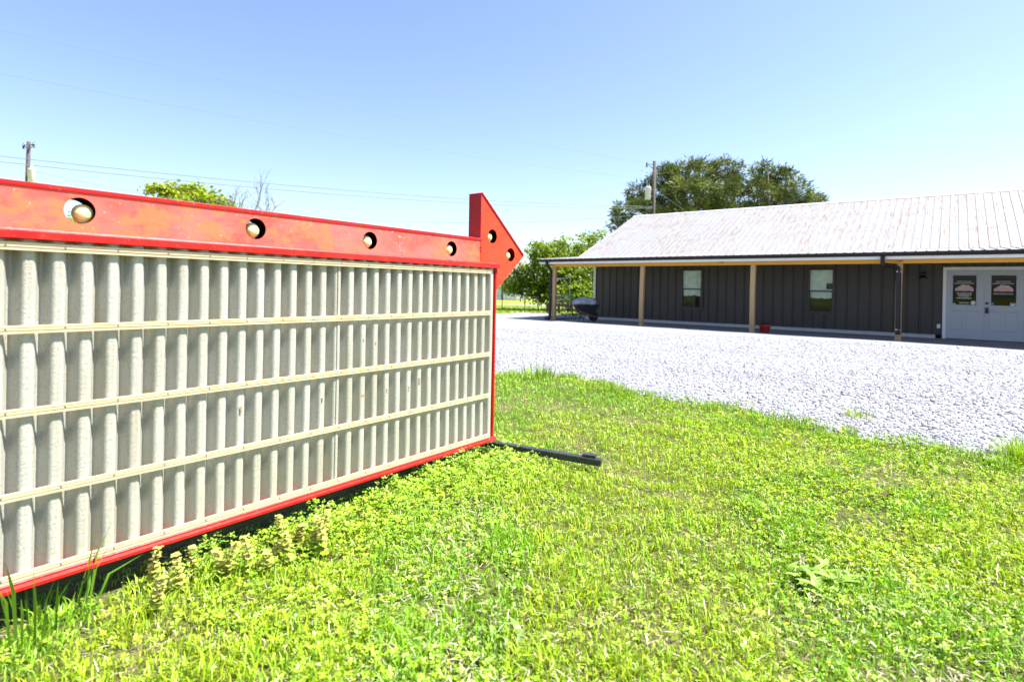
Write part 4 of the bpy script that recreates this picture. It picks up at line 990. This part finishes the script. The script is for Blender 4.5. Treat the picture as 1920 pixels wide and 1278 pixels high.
clump('grass_tuft', 'flat weed patch on gravel, left of two', (2.20, 5.98, .01), 50, .02, .06, .004, .10, (.30, .32, .06), 47, lean=.85)
clump('grass_tuft', 'flat weed patch on gravel, right of two', (2.62, 6.02, .01), 50, .02, .055, .004, .13, (.30, .30, .06), 48, lean=.85)
clump('grass_tuft', 'tiny weed sprout at the porch edge below the left window', bw(-6.55, -3.05, -.02), 14, .05, .16, .014, .05, (.14, .24, .05), 49)
clump('grass_tuft', 'thin weed sprouts on the porch edge beside the wheelbarrow', bw(-10.45, -2.75, -.03), 22, .06, .20, .012, .25, (.12, .17, .06), 50, lean=.85)
clump('grass_tuft', 'tall seed-headed weeds standing at the gravel edge beside the sign', (.36, 7.45, 0), 150, .06, .24, .008, .22, (.22, .33, .03), 51, lean=.5)
# whorled weed stalks at the foot of the sign
def stalk(loc, h_, seed):
    r = random.Random(seed); V, Q, C_ = [], [], []; b = 0
    lx, ly = r.uniform(-.25, .25)*h_, r.uniform(-.25, .25)*h_; n = 7
    for j in range(3):
        t = j/2
        for k in range(3): a = 2.094*k; V.append((lx*t*t+.002*cos(a), ly*t*t+.002*sin(a), h_*t)); C_.append((.16, .18, .05))
    for j in range(2):
        for k in range(3): Q.append((j*3+k, j*3+(k+1) % 3, j*3+3+(k+1) % 3, j*3+3+k))
    b = 9
    for j in range(n):
        t = .25+.75*j/(n-1); s_ = .030*(1.15-.5*t)
        for k in range(5):
            a = k*1.257+j*.7+r.uniform(-.2, .2); cx_, cy_, cz_ = lx*t*t, ly*t*t, h_*t; dr = r.uniform(-.25, .35)
            ca, sa = cos(a), sin(a); g = r.uniform(.8, 1.2); col = (.42*g, .42*g, .11*g) if t > .45 else (.28*g, .34*g, .06*g)
            for (f, q) in ((.1, 0), (.6, .5), (1.05, 0), (.6, -.5)): V.append((cx_+s_*(ca*f-sa*q), cy_+s_*(sa*f+ca*q), cz_+s_*(dr*f+.3*abs(q)))); C_.append(col)
            Q.append((b, b+1, b+2, b+3)); b += 4
    o = link('weed_stalk', np_mesh('weed_stalk', np.array(V), None, np.array(Q), np.array(C_), M['grassblade']), None, loc)
    tag(o, 'pale yellow-green whorled weed stalk at the foot of the sign panel', 'weed', 'weed stalks along the sign')
r = random.Random(12)
Sx = np.array([.6146, .7889]); Sn = np.array([.7889, -.6146])
for k in range(17):
    t = r.uniform(1.5, 2.2); d = r.uniform(.06, .36); p = np.array([-.126, 3.9])-Sx*t+Sn*d; stalk((p[0], p[1], -.005), r.uniform(.10, .20), 100+k)
# curled dead leaf
dl = MB(); dl.add([(-.045,0,.035),(-.01,.022,.05),(.04,.012,.03),(.055,-.004,.012),(.02,-.026,.044),(-.02,-.024,.055)], [(0,1,5),(1,4,5),(1,2,4),(2,3,4)])
o = dl.build('dead_leaf', M['deadleaf'], None, loc=(2.18, 3.22, .02), rz=.5); tag(o, 'curled brown dead leaf lying in the green clover', 'leaf')
